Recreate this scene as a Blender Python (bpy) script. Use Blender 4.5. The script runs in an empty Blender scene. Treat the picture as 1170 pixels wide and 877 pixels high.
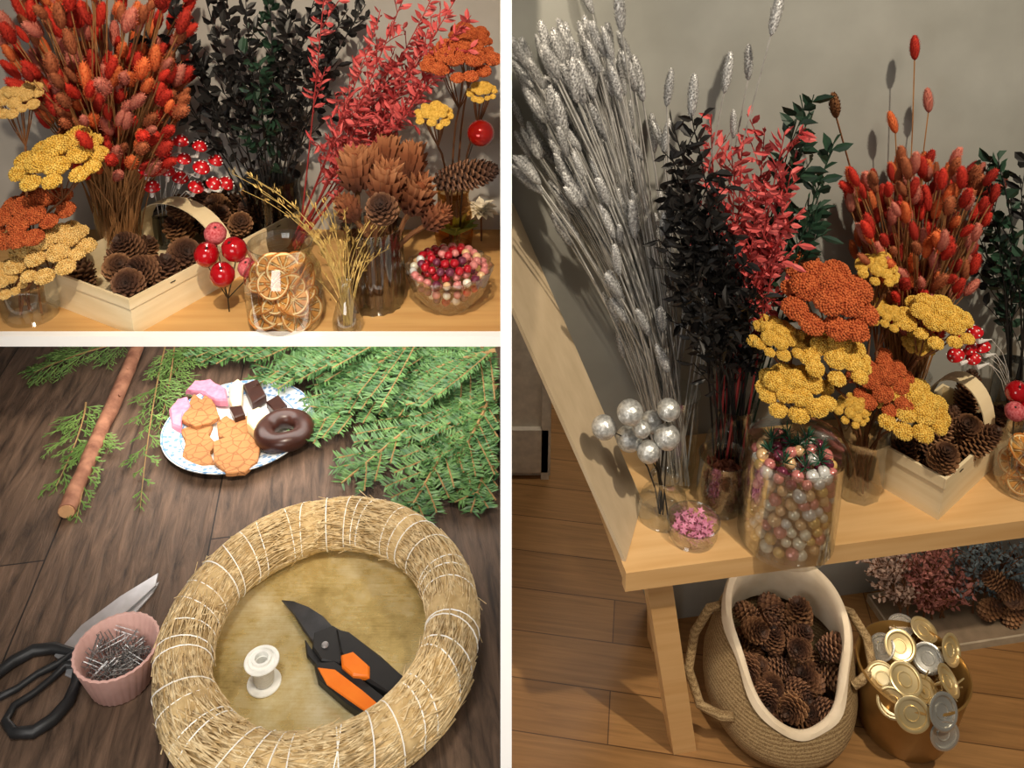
import bpy, math, random
from mathutils import Vector, Matrix
random.seed(11)
R=random.uniform
sc_=bpy.context.scene
COL=sc_.collection
TH=math.radians(18); CT,ST=math.cos(TH),math.sin(TH)
CZ=1.10; F=1000.0; PX,PY=578.5,138.0
V=Vector
# ------------------------------------------------------------------ camera and picture-to-place helpers
def ray(px,py):
    u=(px-PX)/F; v=-(py-PY)/F
    return V((u,CT+v*ST,-ST+v*CT))
CAM=V((0,0,CZ))
PHI=math.radians(9.2); NR=V((-math.sin(PHI),math.cos(PHI),0)); ER=V((math.cos(PHI),math.sin(PHI),0))
def at_z(px,py,z): d=ray(px,py); return CAM+d*((z-CZ)/d.z)
def at_y(px,py,y): d=ray(px,py); return CAM+d*(y/d.y)
def at_n(px,py,w): d=ray(px,py); return CAM+d*(w/NR.dot(d))
def mpp(p): return (p.y*CT-(p.z-CZ)*ST)/F
ZT,ZS,ZR=.28,.492,.33          # table, upper shelf, right shelf
YW=1.30; WR=.95; WF=.740       # left wall, right wall, right shelf front
def ok_left(p): return p[0]<-.008 and p[1]<YW-.006
def ok_right(p): return p[0]>.008 and NR.dot(V(p))<WR-.006
# ------------------------------------------------------------------ mesh builder
class MB:
    def __init__(s): s.v=[]; s.f=[]
    def add(s,vs,fs):
        o=len(s.v); s.v.extend([tuple(a) for a in vs]); s.f.extend([tuple(i+o for i in f) for f in fs])
    def tube(s,pts,r,n=6,closed=False):
        pts=[V(p) for p in pts]; m=len(pts); rs=list(r) if isinstance(r,(list,tuple)) else [r]*m
        ref=None; vs=[]
        for i,p in enumerate(pts):
            a=pts[i-1] if (i>0 or closed) else p; b=pts[(i+1)%m] if (i<m-1 or closed) else p
            t=(b-a); t=t.normalized() if t.length>1e-9 else V((0,0,1))
            if ref is None:
                ref=t.cross(V((0,0,1)) if abs(t.z)<.9 else V((1,0,0))).normalized()
            ref=(ref-t*ref.dot(t)); ref=ref.normalized() if ref.length>1e-9 else t.orthogonal().normalized()
            q=t.cross(ref)
            for k in range(n):
                an=2*math.pi*k/n; vs.append(p+ref*(rs[i]*math.cos(an))+q*(rs[i]*math.sin(an)))
        fs=[]
        for i in range(m if closed else m-1):
            j=(i+1)%m
            for k in range(n):
                k2=(k+1)%n; fs.append((i*n+k,i*n+k2,j*n+k2,j*n+k))
        if not closed:
            fs.append(tuple(range(n))[::-1]); fs.append(tuple((m-1)*n+k for k in range(n)))
        s.add(vs,fs)
    def lathe(s,prof,n=24,Mx=None,ripple=0,rn=12):
        vs=[];m=len(prof)
        for (r,z) in prof:
            for k in range(n):
                a=2*math.pi*k/n; rr=r*(1+ripple*math.cos(rn*a)); vs.append(V((rr*math.cos(a),rr*math.sin(a),z)))
        fs=[]
        for i in range(m-1):
            for k in range(n):
                k2=(k+1)%n; fs.append((i*n+k,i*n+k2,(i+1)*n+k2,(i+1)*n+k))
        if Mx is not None: vs=[Mx@a for a in vs]
        s.add(vs,fs)
    def ball(s,c,r,nu=10,nv=6,sz=1.0,Mx=None,jit=0):
        vs=[V((0,0,-r*sz))]; fs=[]
        for j in range(1,nv):
            b=-math.pi/2+math.pi*j/nv
            for k in range(nu):
                a=2*math.pi*k/nu; q=1+R(-jit,jit)
                vs.append(V((r*q*math.cos(b)*math.cos(a),r*q*math.cos(b)*math.sin(a),r*sz*math.sin(b))))
        vs.append(V((0,0,r*sz))); T=len(vs)-1
        for k in range(nu):
            k2=(k+1)%nu
            fs.append((0,1+k2,1+k)); fs.append((T,1+(nv-2)*nu+k,1+(nv-2)*nu+k2))
            for j in range(nv-2):
                a=1+j*nu; b=a+nu; fs.append((a+k,a+k2,b+k2,b+k))
        if Mx is not None: vs=[Mx@a for a in vs]
        c=V(c); s.add([a+c for a in vs],fs)
    def box(s,c,d,Mx=None):
        x,y,z=d[0]/2,d[1]/2,d[2]/2
        vs=[V((a*x,b*y,e*z)) for a in(-1,1) for b in(-1,1) for e in(-1,1)]
        if Mx is not None: vs=[Mx@a for a in vs]
        c=V(c); s.add([a+c for a in vs],[(0,1,3,2),(4,6,7,5),(0,4,5,1),(2,3,7,6),(0,2,6,4),(1,5,7,3)])
    def prism(s,poly,z0,z1,bev=.001):
        poly=[V((p[0],p[1])) for p in poly]
        ar=sum(poly[i-1].x*poly[i].y-poly[i].x*poly[i-1].y for i in range(len(poly)))
        if ar<0: poly=poly[::-1]
        n=len(poly); c=sum(poly,V((0,0)))/n
        ins=[c+(p-c)*max(.5,1-bev/max((p-c).length,1e-6)) for p in poly]
        vs=[V((p.x,p.y,z0)) for p in poly]+[V((p.x,p.y,z1-bev)) for p in poly]+[V((p.x,p.y,z1)) for p in ins]
        fs=[tuple(range(n))[::-1]]
        for k in range(n):
            k2=(k+1)%n; fs.append((k,k2,n+k2,n+k)); fs.append((n+k,n+k2,2*n+k2,2*n+k))
        fs.append(tuple(2*n+k for k in range(n)))
        s.add(vs,fs)
    def leaf(s,p,d,nrm,L,W,fold=.15):
        p=V(p); d=V(d).normalized(); sd=d.cross(V(nrm)); sd=sd.normalized() if sd.length>1e-6 else d.orthogonal().normalized()
        u=sd.cross(d)
        f=u*(W*fold)
        s.add([p,p+d*L*.3+sd*W*.42+f,p+d*L*.65+sd*W*.40+f,p+d*L-u*W*fold*.6,p+d*L*.65-sd*W*.40+f,p+d*L*.3-sd*W*.42+f],[(0,1,2,3),(0,3,4,5)])
    def clip(s,ok,o=(0,0,0)):
        o=V(o); good=[ok(V(a)+o) for a in s.v]; s.f=[f for f in s.f if all(good[i] for i in f)]
        used=sorted({i for f in s.f for i in f}); mp={a:i for i,a in enumerate(used)}
        s.v=[s.v[i] for i in used]; s.f=[tuple(mp[i] for i in f) for f in s.f]
    def mesh(s,name,mat,smooth=True):
        me=bpy.data.meshes.new(name); me.from_pydata(s.v,[],s.f); me.update()
        if mat: me.materials.append(mat)
        if smooth:
            me.polygons.foreach_set('use_smooth',[True]*len(me.polygons))
            if len(me.polygons)<6000: me.set_sharp_from_angle(angle=math.radians(50))
        return me
    def build(s,name,mat,parent=None,smooth=True,loc=None):
        return put(s.mesh(name,mat,smooth),name,parent,loc)
def put(me,name,parent=None,loc=None,rot=None,scale=None):
    o=bpy.data.objects.new(name,me); COL.objects.link(o)
    if parent is not None: o.parent=parent
    if loc is not None: o.location=loc
    if rot is not None:
        o.rotation_mode='QUATERNION'; o.rotation_quaternion=rot
    if scale is not None: o.scale=(scale,)*3 if isinstance(scale,(int,float)) else scale
    return o
def tag(o,label,cat,group=None,kind=None):
    o['label']=label; o['category']=cat
    if group: o['group']=group
    if kind: o['kind']=kind
    return o
def thing(name,label,cat,loc,group=None,rotz=0):
    o=bpy.data.objects.new(name,None); COL.objects.link(o); o.location=loc; o.rotation_euler=(0,0,rotz); o.empty_display_size=.02
    return tag(o,label,cat,group)
def struct(o): o['kind']='structure'; return o
def bez(a,b,c,n=7):
    return [a*((1-t)**2)+b*(2*t*(1-t))+c*(t*t) for t in [i/(n-1) for i in range(n)]]
def zrot(d,spin=None):
    q=V(d).normalized().to_track_quat('Z','Y')
    if spin is None: spin=R(0,6.28)
    return q @ Matrix.Rotation(spin,3,'Z').to_quaternion()
def rvec(s=1): return V((R(-s,s),R(-s,s),R(-s,s)))
# ------------------------------------------------------------------ materials
def lin(c): 
    return tuple(((x/255)/12.92 if x/255<=.04045 else ((x/255+.055)/1.055)**2.4) for x in c)+(1,)
def base_mat(name):
    m=bpy.data.materials.new(name); m.use_nodes=True; nt=m.node_tree; b=nt.nodes['Principled BSDF']; return m,nt,b
def mat(name,c,c2=None,rough=.6,metal=0,scale=60,bump=0,spec=.4,coat=0,rnd=0,stretch=(1,1,1),sss=0):
    m,nt,b=base_mat(name); N=nt.nodes; L=nt.links
    tc=N.new('ShaderNodeTexCoord'); mp=N.new('ShaderNodeMapping'); mp.inputs['Scale'].default_value=stretch
    L.new(tc.outputs['Object'],mp.inputs['Vector'])
    no=N.new('ShaderNodeTexNoise'); no.inputs['Scale'].default_value=scale; no.inputs['Detail'].default_value=4
    L.new(mp.outputs[0],no.inputs['Vector'])
    rp=N.new('ShaderNodeValToRGB'); rp.color_ramp.elements[0].position=.3; rp.color_ramp.elements[1].position=.7
    rp.color_ramp.elements[0].color=lin(c); rp.color_ramp.elements[1].color=lin(c2 or tuple(min(255,x*1.12+4) for x in c))
    L.new(no.outputs['Fac'],rp.inputs['Fac']); out=rp.outputs['Color']
    if rnd:
        oi=N.new('ShaderNodeObjectInfo'); mr=N.new('ShaderNodeMapRange'); mr.inputs['To Min'].default_value=1-rnd; mr.inputs['To Max'].default_value=1+rnd
        hs=N.new('ShaderNodeHueSaturation'); L.new(oi.outputs['Random'],mr.inputs['Value']); L.new(mr.outputs[0],hs.inputs['Value']); L.new(out,hs.inputs['Color']); out=hs.outputs['Color']
    L.new(out,b.inputs['Base Color'])
    b.inputs['Roughness'].default_value=rough; b.inputs['Metallic'].default_value=metal; b.inputs['Specular IOR Level'].default_value=spec
    b.inputs['Coat Weight'].default_value=coat
    if bump:
        bp=N.new('ShaderNodeBump'); bp.inputs['Strength'].default_value=bump; bp.inputs['Distance'].default_value=.002
        L.new(no.outputs['Fac'],bp.inputs['Height']); L.new(bp.outputs[0],b.inputs['Normal'])
    return m
def planks(name,c1,c2,mortar,rot,w,Lg,rough=.5,grain=(3,60,3),bump=.3,seam=.0016,gc=.55,gh=1.15):
    m,nt,b=base_mat(name); N=nt.nodes; L=nt.links
    tc=N.new('ShaderNodeTexCoord'); mp=N.new('ShaderNodeMapping'); mp.inputs['Rotation'].default_value=(0,0,math.radians(rot)); L.new(tc.outputs['Object'],mp.inputs['Vector'])
    br=N.new('ShaderNodeTexBrick'); br.inputs['Scale'].default_value=1; br.inputs['Brick Width'].default_value=Lg; br.inputs['Row Height'].default_value=w
    br.inputs['Mortar Size'].default_value=seam; br.inputs['Color1'].default_value=lin(c1); br.inputs['Color2'].default_value=lin(c2); br.inputs['Mortar'].default_value=lin(mortar)
    L.new(mp.outputs[0],br.inputs['Vector'])
    m2=N.new('ShaderNodeMapping'); m2.inputs['Scale'].default_value=grain; L.new(mp.outputs[0],m2.inputs['Vector'])
    no=N.new('ShaderNodeTexNoise'); no.inputs['Scale'].default_value=2.2; no.inputs['Detail'].default_value=8; no.inputs['Roughness'].default_value=.65; no.inputs['Distortion'].default_value=.6; L.new(m2.outputs[0],no.inputs['Vector'])
    rp=N.new('ShaderNodeValToRGB'); rp.color_ramp.elements[0].position=.32; rp.color_ramp.elements[1].position=.68
    rp.color_ramp.elements[0].color=(gc,gc,gc,1); rp.color_ramp.elements[1].color=(gh,gh,gh,1); L.new(no.outputs['Fac'],rp.inputs['Fac'])
    mx=N.new('ShaderNodeMixRGB'); mx.blend_type='MULTIPLY'; mx.inputs['Fac'].default_value=1; L.new(br.outputs['Color'],mx.inputs[1]); L.new(rp.outputs['Color'],mx.inputs[2])
    L.new(mx.outputs[0],b.inputs['Base Color']); b.inputs['Roughness'].default_value=rough; b.inputs['Specular IOR Level'].default_value=.35
    bp=N.new('ShaderNodeBump'); bp.inputs['Strength'].default_value=bump; bp.inputs['Distance'].default_value=.002; L.new(no.outputs['Fac'],bp.inputs['Height']); L.new(bp.outputs[0],b.inputs['Normal'])
    return m
def glassmat(name,tint=(.95,.96,.955),edge=(.85,.87,.86),lo=.05,hi=.6):
    m=bpy.data.materials.new(name); m.use_nodes=True; nt=m.node_tree; N=nt.nodes; L=nt.links; N.clear()
    o=N.new('ShaderNodeOutputMaterial'); tr=N.new('ShaderNodeBsdfTransparent'); tr.inputs[0].default_value=tint+(1,)
    gl=N.new('ShaderNodeBsdfGlossy'); gl.inputs['Roughness'].default_value=.06; gl.inputs[0].default_value=edge+(1,)
    lw=N.new('ShaderNodeLayerWeight'); lw.inputs['Blend'].default_value=.25
    mr=N.new('ShaderNodeMapRange'); mr.inputs['To Min'].default_value=lo; mr.inputs['To Max'].default_value=hi; L.new(lw.outputs['Facing'],mr.inputs['Value'])
    mx=N.new('ShaderNodeMixShader'); L.new(mr.outputs[0],mx.inputs[0]); L.new(tr.outputs[0],mx.inputs[1]); L.new(gl.outputs[0],mx.inputs[2]); L.new(mx.outputs[0],o.inputs[0])
    return m
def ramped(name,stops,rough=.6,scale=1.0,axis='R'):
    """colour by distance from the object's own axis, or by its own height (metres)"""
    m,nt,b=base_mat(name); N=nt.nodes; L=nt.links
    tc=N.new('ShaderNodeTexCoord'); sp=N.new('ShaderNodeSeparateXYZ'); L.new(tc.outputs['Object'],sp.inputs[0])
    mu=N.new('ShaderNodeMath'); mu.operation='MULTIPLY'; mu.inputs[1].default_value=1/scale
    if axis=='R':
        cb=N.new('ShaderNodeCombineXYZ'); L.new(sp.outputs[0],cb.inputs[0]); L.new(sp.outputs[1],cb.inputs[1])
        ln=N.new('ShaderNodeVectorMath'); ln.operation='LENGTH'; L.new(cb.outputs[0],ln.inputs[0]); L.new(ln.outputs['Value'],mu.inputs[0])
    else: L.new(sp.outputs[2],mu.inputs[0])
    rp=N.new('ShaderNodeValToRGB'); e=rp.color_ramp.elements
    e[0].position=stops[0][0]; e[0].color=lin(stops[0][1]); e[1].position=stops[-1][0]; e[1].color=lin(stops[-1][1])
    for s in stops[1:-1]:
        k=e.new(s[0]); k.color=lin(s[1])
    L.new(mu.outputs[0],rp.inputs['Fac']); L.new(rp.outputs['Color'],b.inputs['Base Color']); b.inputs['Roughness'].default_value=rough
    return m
m_wallL=mat('plaster_left',(172,169,164),(186,183,178),rough=.9,scale=14,bump=.08,spec=.1)
m_wallR=mat('plaster_right',(154,154,148),(166,166,160),rough=.9,scale=14,bump=.08,spec=.1)
m_white=mat('white_paint',(252,252,252),(255,255,255),rough=.5)
m_dark=mat('dark_wall',(84,70,58),(98,82,68),rough=.9,scale=5)
m_door=mat('door_paint',(206,198,186),rough=.6)
m_floor=planks('oak_floor',(156,116,72),(138,100,60),(88,60,36),9,.075,.75,rough=.38,gc=.72,bump=.1,seam=.0008)
m_table=planks('old_table_wood',(104,82,66),(86,68,54),(32,24,18),80,.19,2.5,rough=.6,grain=(5,34,5),gc=.22,gh=1.3,bump=1.0,seam=.0010)
m_pine=mat('pale_pine',(204,160,104),(220,180,126),rough=.5,scale=5,stretch=(1,14,14),bump=.05)
m_pineL=mat('honey_shelf',(196,148,88),(212,168,106),rough=.5,scale=5,stretch=(1,14,14),bump=.05)
m_trim=mat('pale_trim',(186,166,136),(200,180,150),rough=.6,scale=4,stretch=(14,14,1))
m_chip=mat('chip_wood',(226,204,160),(238,220,182),rough=.6,scale=8,stretch=(1,1,12))
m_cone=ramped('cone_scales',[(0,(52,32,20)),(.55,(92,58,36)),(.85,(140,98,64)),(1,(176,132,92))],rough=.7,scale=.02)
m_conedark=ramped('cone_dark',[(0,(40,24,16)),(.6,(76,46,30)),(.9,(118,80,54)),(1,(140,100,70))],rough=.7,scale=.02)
m_red=mat('red_head',(164,30,22),(198,54,34),rough=.85,scale=12,rnd=.3)
m_orange=mat('orange_head',(200,88,42),(222,122,68),rough=.85,scale=12,rnd=.2)
m_rust=mat('rust_head',(140,72,44),(176,102,64),rough=.85,scale=12,rnd=.2)
m_pinkhead=mat('rose_head',(178,92,80),(204,128,108),rough=.85,scale=12,rnd=.2)
m_silver=mat('silver_paint',(130,130,130),(240,240,240),rough=.4,metal=.25,scale=22,rnd=.15)
m_silverst=mat('silver_stem',(156,154,150),(204,202,198),rough=.5,metal=.2,scale=60)
m_straw=mat('straw_stem',(150,102,58),(180,130,82),rough=.7,scale=60)
m_brownst=mat('brown_stem',(104,66,40),(136,90,54),rough=.8)
m_redst=mat('red_stem',(156,46,48),(180,66,64),rough=.7)
m_black=mat('black_leaf',(20,19,19),(40,38,37),rough=.45,scale=40)
m_dgreen=mat('dark_green_leaf',(22,44,33),(42,70,51),rough=.45,scale=40)
m_redleaf=mat('red_leaf',(190,60,63),(220,108,105),rough=.6,scale=60)
m_yel=mat('yarrow_yellow',(206,158,50),(240,206,106),rough=.9,scale=9)
m_cream=mat('yarrow_cream',(204,160,82),(238,206,136),rough=.9,scale=9)
m_yrust=mat('yarrow_rust',(164,70,32),(210,114,62),rough=.9,scale=9)
m_glass=glassmat('clear_glass')
m_glassc=glassmat('cut_glass',(.90,.92,.92),(.9,.9,.9),.10,.75)
m_amber=glassmat('amber_glass',(.75,.55,.3),(.8,.65,.45))
m_smoke=glassmat('smoked_glass',(.35,.36,.37),(.6,.62,.62))
m_grey=glassmat('grey_glass',(.60,.60,.58),(.7,.7,.68),.12,.65)
m_apple=mat('red_gloss',(150,8,18),(180,16,26),rough=.15,scale=20,coat=.6)
m_frost=mat('frosted_red',(170,40,48),(214,120,124),rough=.8,scale=350,bump=.4)
m_cap=mat('toadstool_red',(180,12,22),(202,26,34),rough=.3,coat=.3)
m_wht=mat('white_dot',(240,236,228),rough=.7)
m_wire=mat('wire',(60,58,54),rough=.4,metal=.8)
m_pinw=mat('steel_pin',(84,82,82),(170,168,166),rough=.25,metal=.6,scale=300)
m_rind=mat('orange_rind',(170,98,32),(202,130,52),rough=.6,scale=200)
m_memb=mat('orange_membrane',(232,200,138),(242,216,164),rough=.6,scale=200)
m_flesh=mat('orange_flesh',(196,122,42),(220,160,76),rough=.5,scale=90)
m_gold=mat('gold_metal',(206,182,128),(228,210,166),rough=.28,metal=.7,scale=20,rnd=.1)
m_silvm=mat('silver_metal',(176,174,166),(206,204,196),rough=.26,metal=.75,scale=20,rnd=.1)
m_goldpaint=mat('gold_sprig',(190,156,84),(214,184,112),rough=.5,metal=.4)
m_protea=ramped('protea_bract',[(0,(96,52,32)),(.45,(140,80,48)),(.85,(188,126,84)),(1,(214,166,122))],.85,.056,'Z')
m_protin=mat('protea_inner',(110,56,30),(150,84,48),rough=.9,scale=120)
# ------------------------------------------------------------------ shared meshes
def head_mesh(name,m,n=70,rad=.2,out=.4,ll=.17,lw=.10):
    b=MB(); b.ball((0,0,.5),rad*.9,8,7,.5/(rad*.9))
    for i in range(n):
        t=(i+.5)/n; z=.02+.9*t; r=rad*.9*math.sin(math.pi*min(1,(t*.93+.06)))**.75; a=i*2.39996+R(-.2,.2)
        o=V((math.cos(a),math.sin(a),0)); d=o*R(out*.6,out*1.3)+V((0,0,1))
        b.leaf(o*r*.85+V((0,0,z)),d,o,ll*R(.8,1.15),lw,.1)
    return b.mesh(name,m)
H_red=[head_mesh('seed_head',m,150,.20,.9,.14,.04) for m in (m_red,m_red,m_red,m_orange,m_rust,m_pinkhead,m_rust,m_red,m_pinkhead,m_orange)]
H_sil=[head_mesh('seed_head',m_silver,150,.115,.65,.10,.045) for _ in range(3)]
def cone_mesh(name,L,Rd,m,n=90):
    b=MB(); b.lathe([(0,0),(Rd*.35,.04*L),(Rd*.5,.3*L),(Rd*.4,.7*L),(0,L)],8)
    for i in range(n):
        t=(i+.5)/n; z=L*(t**.9)*.96; env=Rd*(math.sin(math.pi*(.14+.83*t))**.7); a=i*2.39996
        o=V((math.cos(a),math.sin(a),0)); s=V((-o.y,o.x,0)); up=V((0,0,1))
        w=Rd*.42*(.5+.6*math.sin(math.pi*(.15+.75*t))); th=Rd*.10
        lift=(.05+.5*t)*env; drop=-.25*env*(1-t)
        i0=o*(env*.3)+up*(z); i1=o*env*.8+up*(z+lift*.6+drop*.3); i2=o*env*R(.97,1.04)+up*(z+lift+drop+th)
        b.add([i0-s*w*.3,i0+s*w*.3,i0+s*w*.3+up*th,i0-s*w*.3+up*th,
               i1-s*w*.55,i1+s*w*.55,i1+s*w*.5+up*th*1.4,i1-s*w*.5+up*th*1.4,
               i2-s*w*.25,i2+s*w*.25,i2+s*w*.2+up*th,i2-s*w*.2+up*th],
              [(0,4,5,1),(3,2,6,7),(0,3,7,4),(1,5,6,2),(4,8,9,5),(7,6,10,11),(4,7,11,8),(5,9,10,6),(8,11,10,9)])
    return b.mesh(name,m,False)
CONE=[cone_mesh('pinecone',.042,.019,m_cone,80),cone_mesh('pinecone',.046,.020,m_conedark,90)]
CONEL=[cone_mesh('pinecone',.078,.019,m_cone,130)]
def yarrow_mesh(name,m):
    """lumpy dome: small sub-domes of florets at uneven heights"""
    b=MB(); lobes=[(0,0,.30,R(.5,.6))]
    for k in range(6): a=k*1.047+R(-.2,.2); r=R(.42,.52); lobes.append((r*math.cos(a),r*math.sin(a),R(.24,.31),R(.34,.52)))
    for k in range(11): a=k*.571+R(-.15,.15); r=R(.72,.92); lobes.append((r*math.cos(a),r*math.sin(a),R(.18,.27),R(.04,.26)))
    for (x,y,lr,h) in lobes:
        n=int(150*(lr/.25)**2)
        for i in range(n):
            q=math.sqrt((i+.5)/n); a=i*2.39996; e=q*1.75
            ox=lr*math.sin(e)*math.cos(a); oy=lr*math.sin(e)*math.sin(a); oz=lr*.72*math.cos(e)
            b.ball((x+ox+R(-.012,.012),y+oy+R(-.012,.012),h-.22+oz),R(.022,.036),5,4,jit=.15)
        b.ball((x,y,h-.22),lr*.94,10,6,.72)
    return b.mesh(name,m,True)
YA={k:[yarrow_mesh('flower_head',m) for _ in range(3)] for k,m in (('yellow',m_yel),('cream',m_cream),('rust',m_yrust))}
# ------------------------------------------------------------------ plant builders
def stem_thing(name,label,cat,group,base,tip,hm,hs,sm,mid=.35,r=.0011,lift=.55):
    root=thing(name,label,cat,base,group); v=tip-base
    c=V((v.x*mid,v.y*mid,v.z*lift)); b=MB(); b.tube(bez(V((0,0,0)),c,v,7),r,4); b.build('stem',sm,root)
    d=(v-c).normalized()+rvec(.25)
    put(hm,'seed_head',root,v-d.normalized()*hs*.1,zrot(d),hs)
    return root
def stems_stuff(name,label,cat,loc,items,sm,mid,r,lift):
    """the many smaller stems further back in a bouquet, as one object"""
    vs=[];fs=[];mi=[];mats=[sm]
    for (base,tip,hm,hs) in items:
        v=tip-base; c=V((v.x*mid,v.y*mid,v.z*lift)); b=MB(); b.tube(bez(V((0,0,0)),c,v,6),r,4); o=len(vs); off=base-loc
        vs.extend([tuple(V(a)+off) for a in b.v]); fs.extend([tuple(i+o for i in f) for f in b.f]); mi.extend([0]*len(b.f))
        d=(v-c).normalized()+rvec(.25); M4=Matrix.Translation(v-d.normalized()*hs*.1+off)@zrot(d).to_matrix().to_4x4()@Matrix.Scale(hs,4)
        m=hm.materials[0]
        if m not in mats: mats.append(m)
        k=mats.index(m); o=len(vs); vs.extend([tuple(M4@p.co) for p in hm.vertices]); pf=[tuple(i+o for i in p.vertices) for p in hm.polygons]; fs.extend(pf); mi.extend([k]*len(pf))
    me=bpy.data.meshes.new(name); me.from_pydata(vs,[],fs); me.update()
    for m in mats: me.materials.append(m)
    me.polygons.foreach_set('material_index',mi)
    return tag(put(me,name,None,loc),label,cat,None,'stuff')
def yarrow(label,group,base,tip,wpx,kind,tilt=(0,-.4,1)):
    root=thing('yarrow_stem',label,'dried flower',base,group); v=tip-base; Rr=wpx/2*mpp(tip)*.96
    top=v-V(tilt).normalized()*Rr*.45; c=V((v.x*.2,v.y*.2,v.z*.6)); b=MB(); pts=bez(V((0,0,0)),c,top*.82,6); b.tube(pts,.0016,5)
    j=pts[-1]; q=zrot(V(tilt)+rvec(.18))
    for k in range(9):
        a=k*.7; e=v+q@V((Rr*.6*math.cos(a),Rr*.6*math.sin(a),-Rr*.04)); b.tube([j,(j+e)/2+V((0,0,-.1*Rr)),e],.0009,4)
    b.build('stem',m_brownst,root)
    put(random.choice(YA[kind]),'flower_head',root,v,q,(Rr*.92,Rr*.88,Rr*.95))
    return root
def branch(name,label,cat,group,base,tip,ok,lm,sm,leafL=.02,leafW=.009,t0=.3,nsub=9,sub=.09,dens=.007,mid=.3,lift=.6,r=.0016,ang=.7):
    root=thing(name,label,cat,base,group); v=tip-base; Z=V((0,0,1))
    c=V((v.x*mid,v.y*mid,v.z*lift)); pts=bez(V((0,0,0)),c,v,14); s=MB(); l=MB(); s.tube(pts,[r*(1-.6*i/13) for i in range(14)],5)
    def leaves(pp):
        for i in range(len(pp)-1):
            seg=pp[i+1]-pp[i]; L=seg.length; n=max(1,int(L/dens)) if L>dens else (1 if R(0,1)<L/dens else 0)
            t=seg.normalized()
            for k in range(n):
                p=pp[i]+seg*((k+R(0,.8))/max(n,1)); sd=t.cross(rvec(1)).normalized(); d=t*R(.4,.9)+sd
                l.leaf(p,d,t.cross(sd)+rvec(.5),leafL*R(.7,1.15),leafW*R(.8,1.2),R(.05,.25))
    st=int(t0*13); leaves(pts[max(st,8):])
    for k in range(nsub):
        t=t0+(1-t0)*(k+R(0,.7))/nsub*.95; i=min(12,int(t*13)); p=pts[i]+(pts[i+1]-pts[i])*(t*13-i); tg=(pts[i+1]-pts[i]).normalized()
        sd=tg.cross(rvec(1)).normalized(); sd.y*=.6; d=(tg+sd*R(ang*.7,ang*1.2)).normalized(); L=sub*R(.7,1.1)*(1.1-.55*t)
        e=p+d*L+Z*R(-.01,.012); sp=bez(p,p+d*L*.5+tg*L*.12,e,6); s.tube(sp,.0007,3); leaves(sp[1:])
    s.clip(ok,base); l.clip(ok,base)
    s.build('stem',sm,root); l.build('foliage',lm,root,False)
    return root
def lathe_thing(name,label,cat,loc,prof,m,n=32,group=None,ripple=0,rn=12):
    b=MB(); b.lathe(prof,n,None,ripple,rn); o=b.build(name,m,None,True,loc); tag(o,label,cat,group); return o
def vase_prof(r,h,neck=None,lip=None,foot=None):
    neck=neck or r; lip=lip or neck*1.08; foot=foot or r*.9
    return [(0,.004),(foot*.9,.004),(foot,.0),(foot,.004),(r,h*.22),(r,h*.5),(neck,h*.8),(neck,h*.92),(lip,h),(lip-.0015,h),(neck-.002,h*.9)]
# ------------------------------------------------------------------ the setting
b=MB(); b.box((-.15,1.1,-.02),(3.4,3.4,.04)); o=b.build('floor',m_floor,smooth=False); struct(o)
b=MB(); b.box((-.753,YW+.03,1.0),(1.494,.06,2.0)); struct(b.build('wall_left',m_wallL,smooth=False))
# partition between the two bays (seen edge-on)
DP=.78; HT=.0128/2*DP
def edge(s): return (DP*CT+s*ST, CZ-DP*ST+s*CT)
s0=(0-(CZ-DP*ST))/CT; e0=edge(s0); e1=edge(.14)
prof=[e0,e1,(e1[0]+.03,2.0),(2.4,2.0),(2.4,0)]
b=MB(); n=len(prof); b.add([(sx*HT-.0002,p[0],p[1]) for sx in(-1,1) for p in prof],[tuple(range(n)),tuple(range(n,2*n))[::-1]]+[(i,(i+1)%n,n+(i+1)%n,n+i)[::-1] for i in range(n)])
struct(b.build('wall_middle',m_white,smooth=False))
# right wall, ending at the left in a slanted edge
A1=at_n(600,232,WR); A2=at_n(742,640,WR)
sl=(A2-A1)/(A2.z-A1.z)
def wp(z): return A1+sl*(z-A1.z)
def clipx(poly,x0):
    out=[]
    for i in range(len(poly)):
        a,c=poly[i-1],poly[i]; ia,ic=a.x>=x0,c.x>=x0
        if ia!=ic: out.append(a+(c-a)*((x0-a.x)/(c.x-a.x)))
        if ic: out.append(c)
    return out
pl0=wp(0)-ER*.024; pl1=wp(1.3)-ER*.024; xr=ER*1.6+NR*WR
poly_=clipx([pl0,pl1,V((pl1.x,pl1.y,2.0)),V((xr.x,xr.y,2.0)),V((xr.x,xr.y,0))],.0055)
def slab(poly,th,dr=NR):
    n=len(poly); b=MB(); b.add(list(poly)+[p+dr*th for p in poly],[tuple(range(n)),tuple(range(n,2*n))[::-1]]+[(i,n+i,n+(i+1)%n,(i+1)%n) for i in range(n)]); return b
struct(slab(poly_,.03).build('wall_right',m_wallR,smooth=False))
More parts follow.
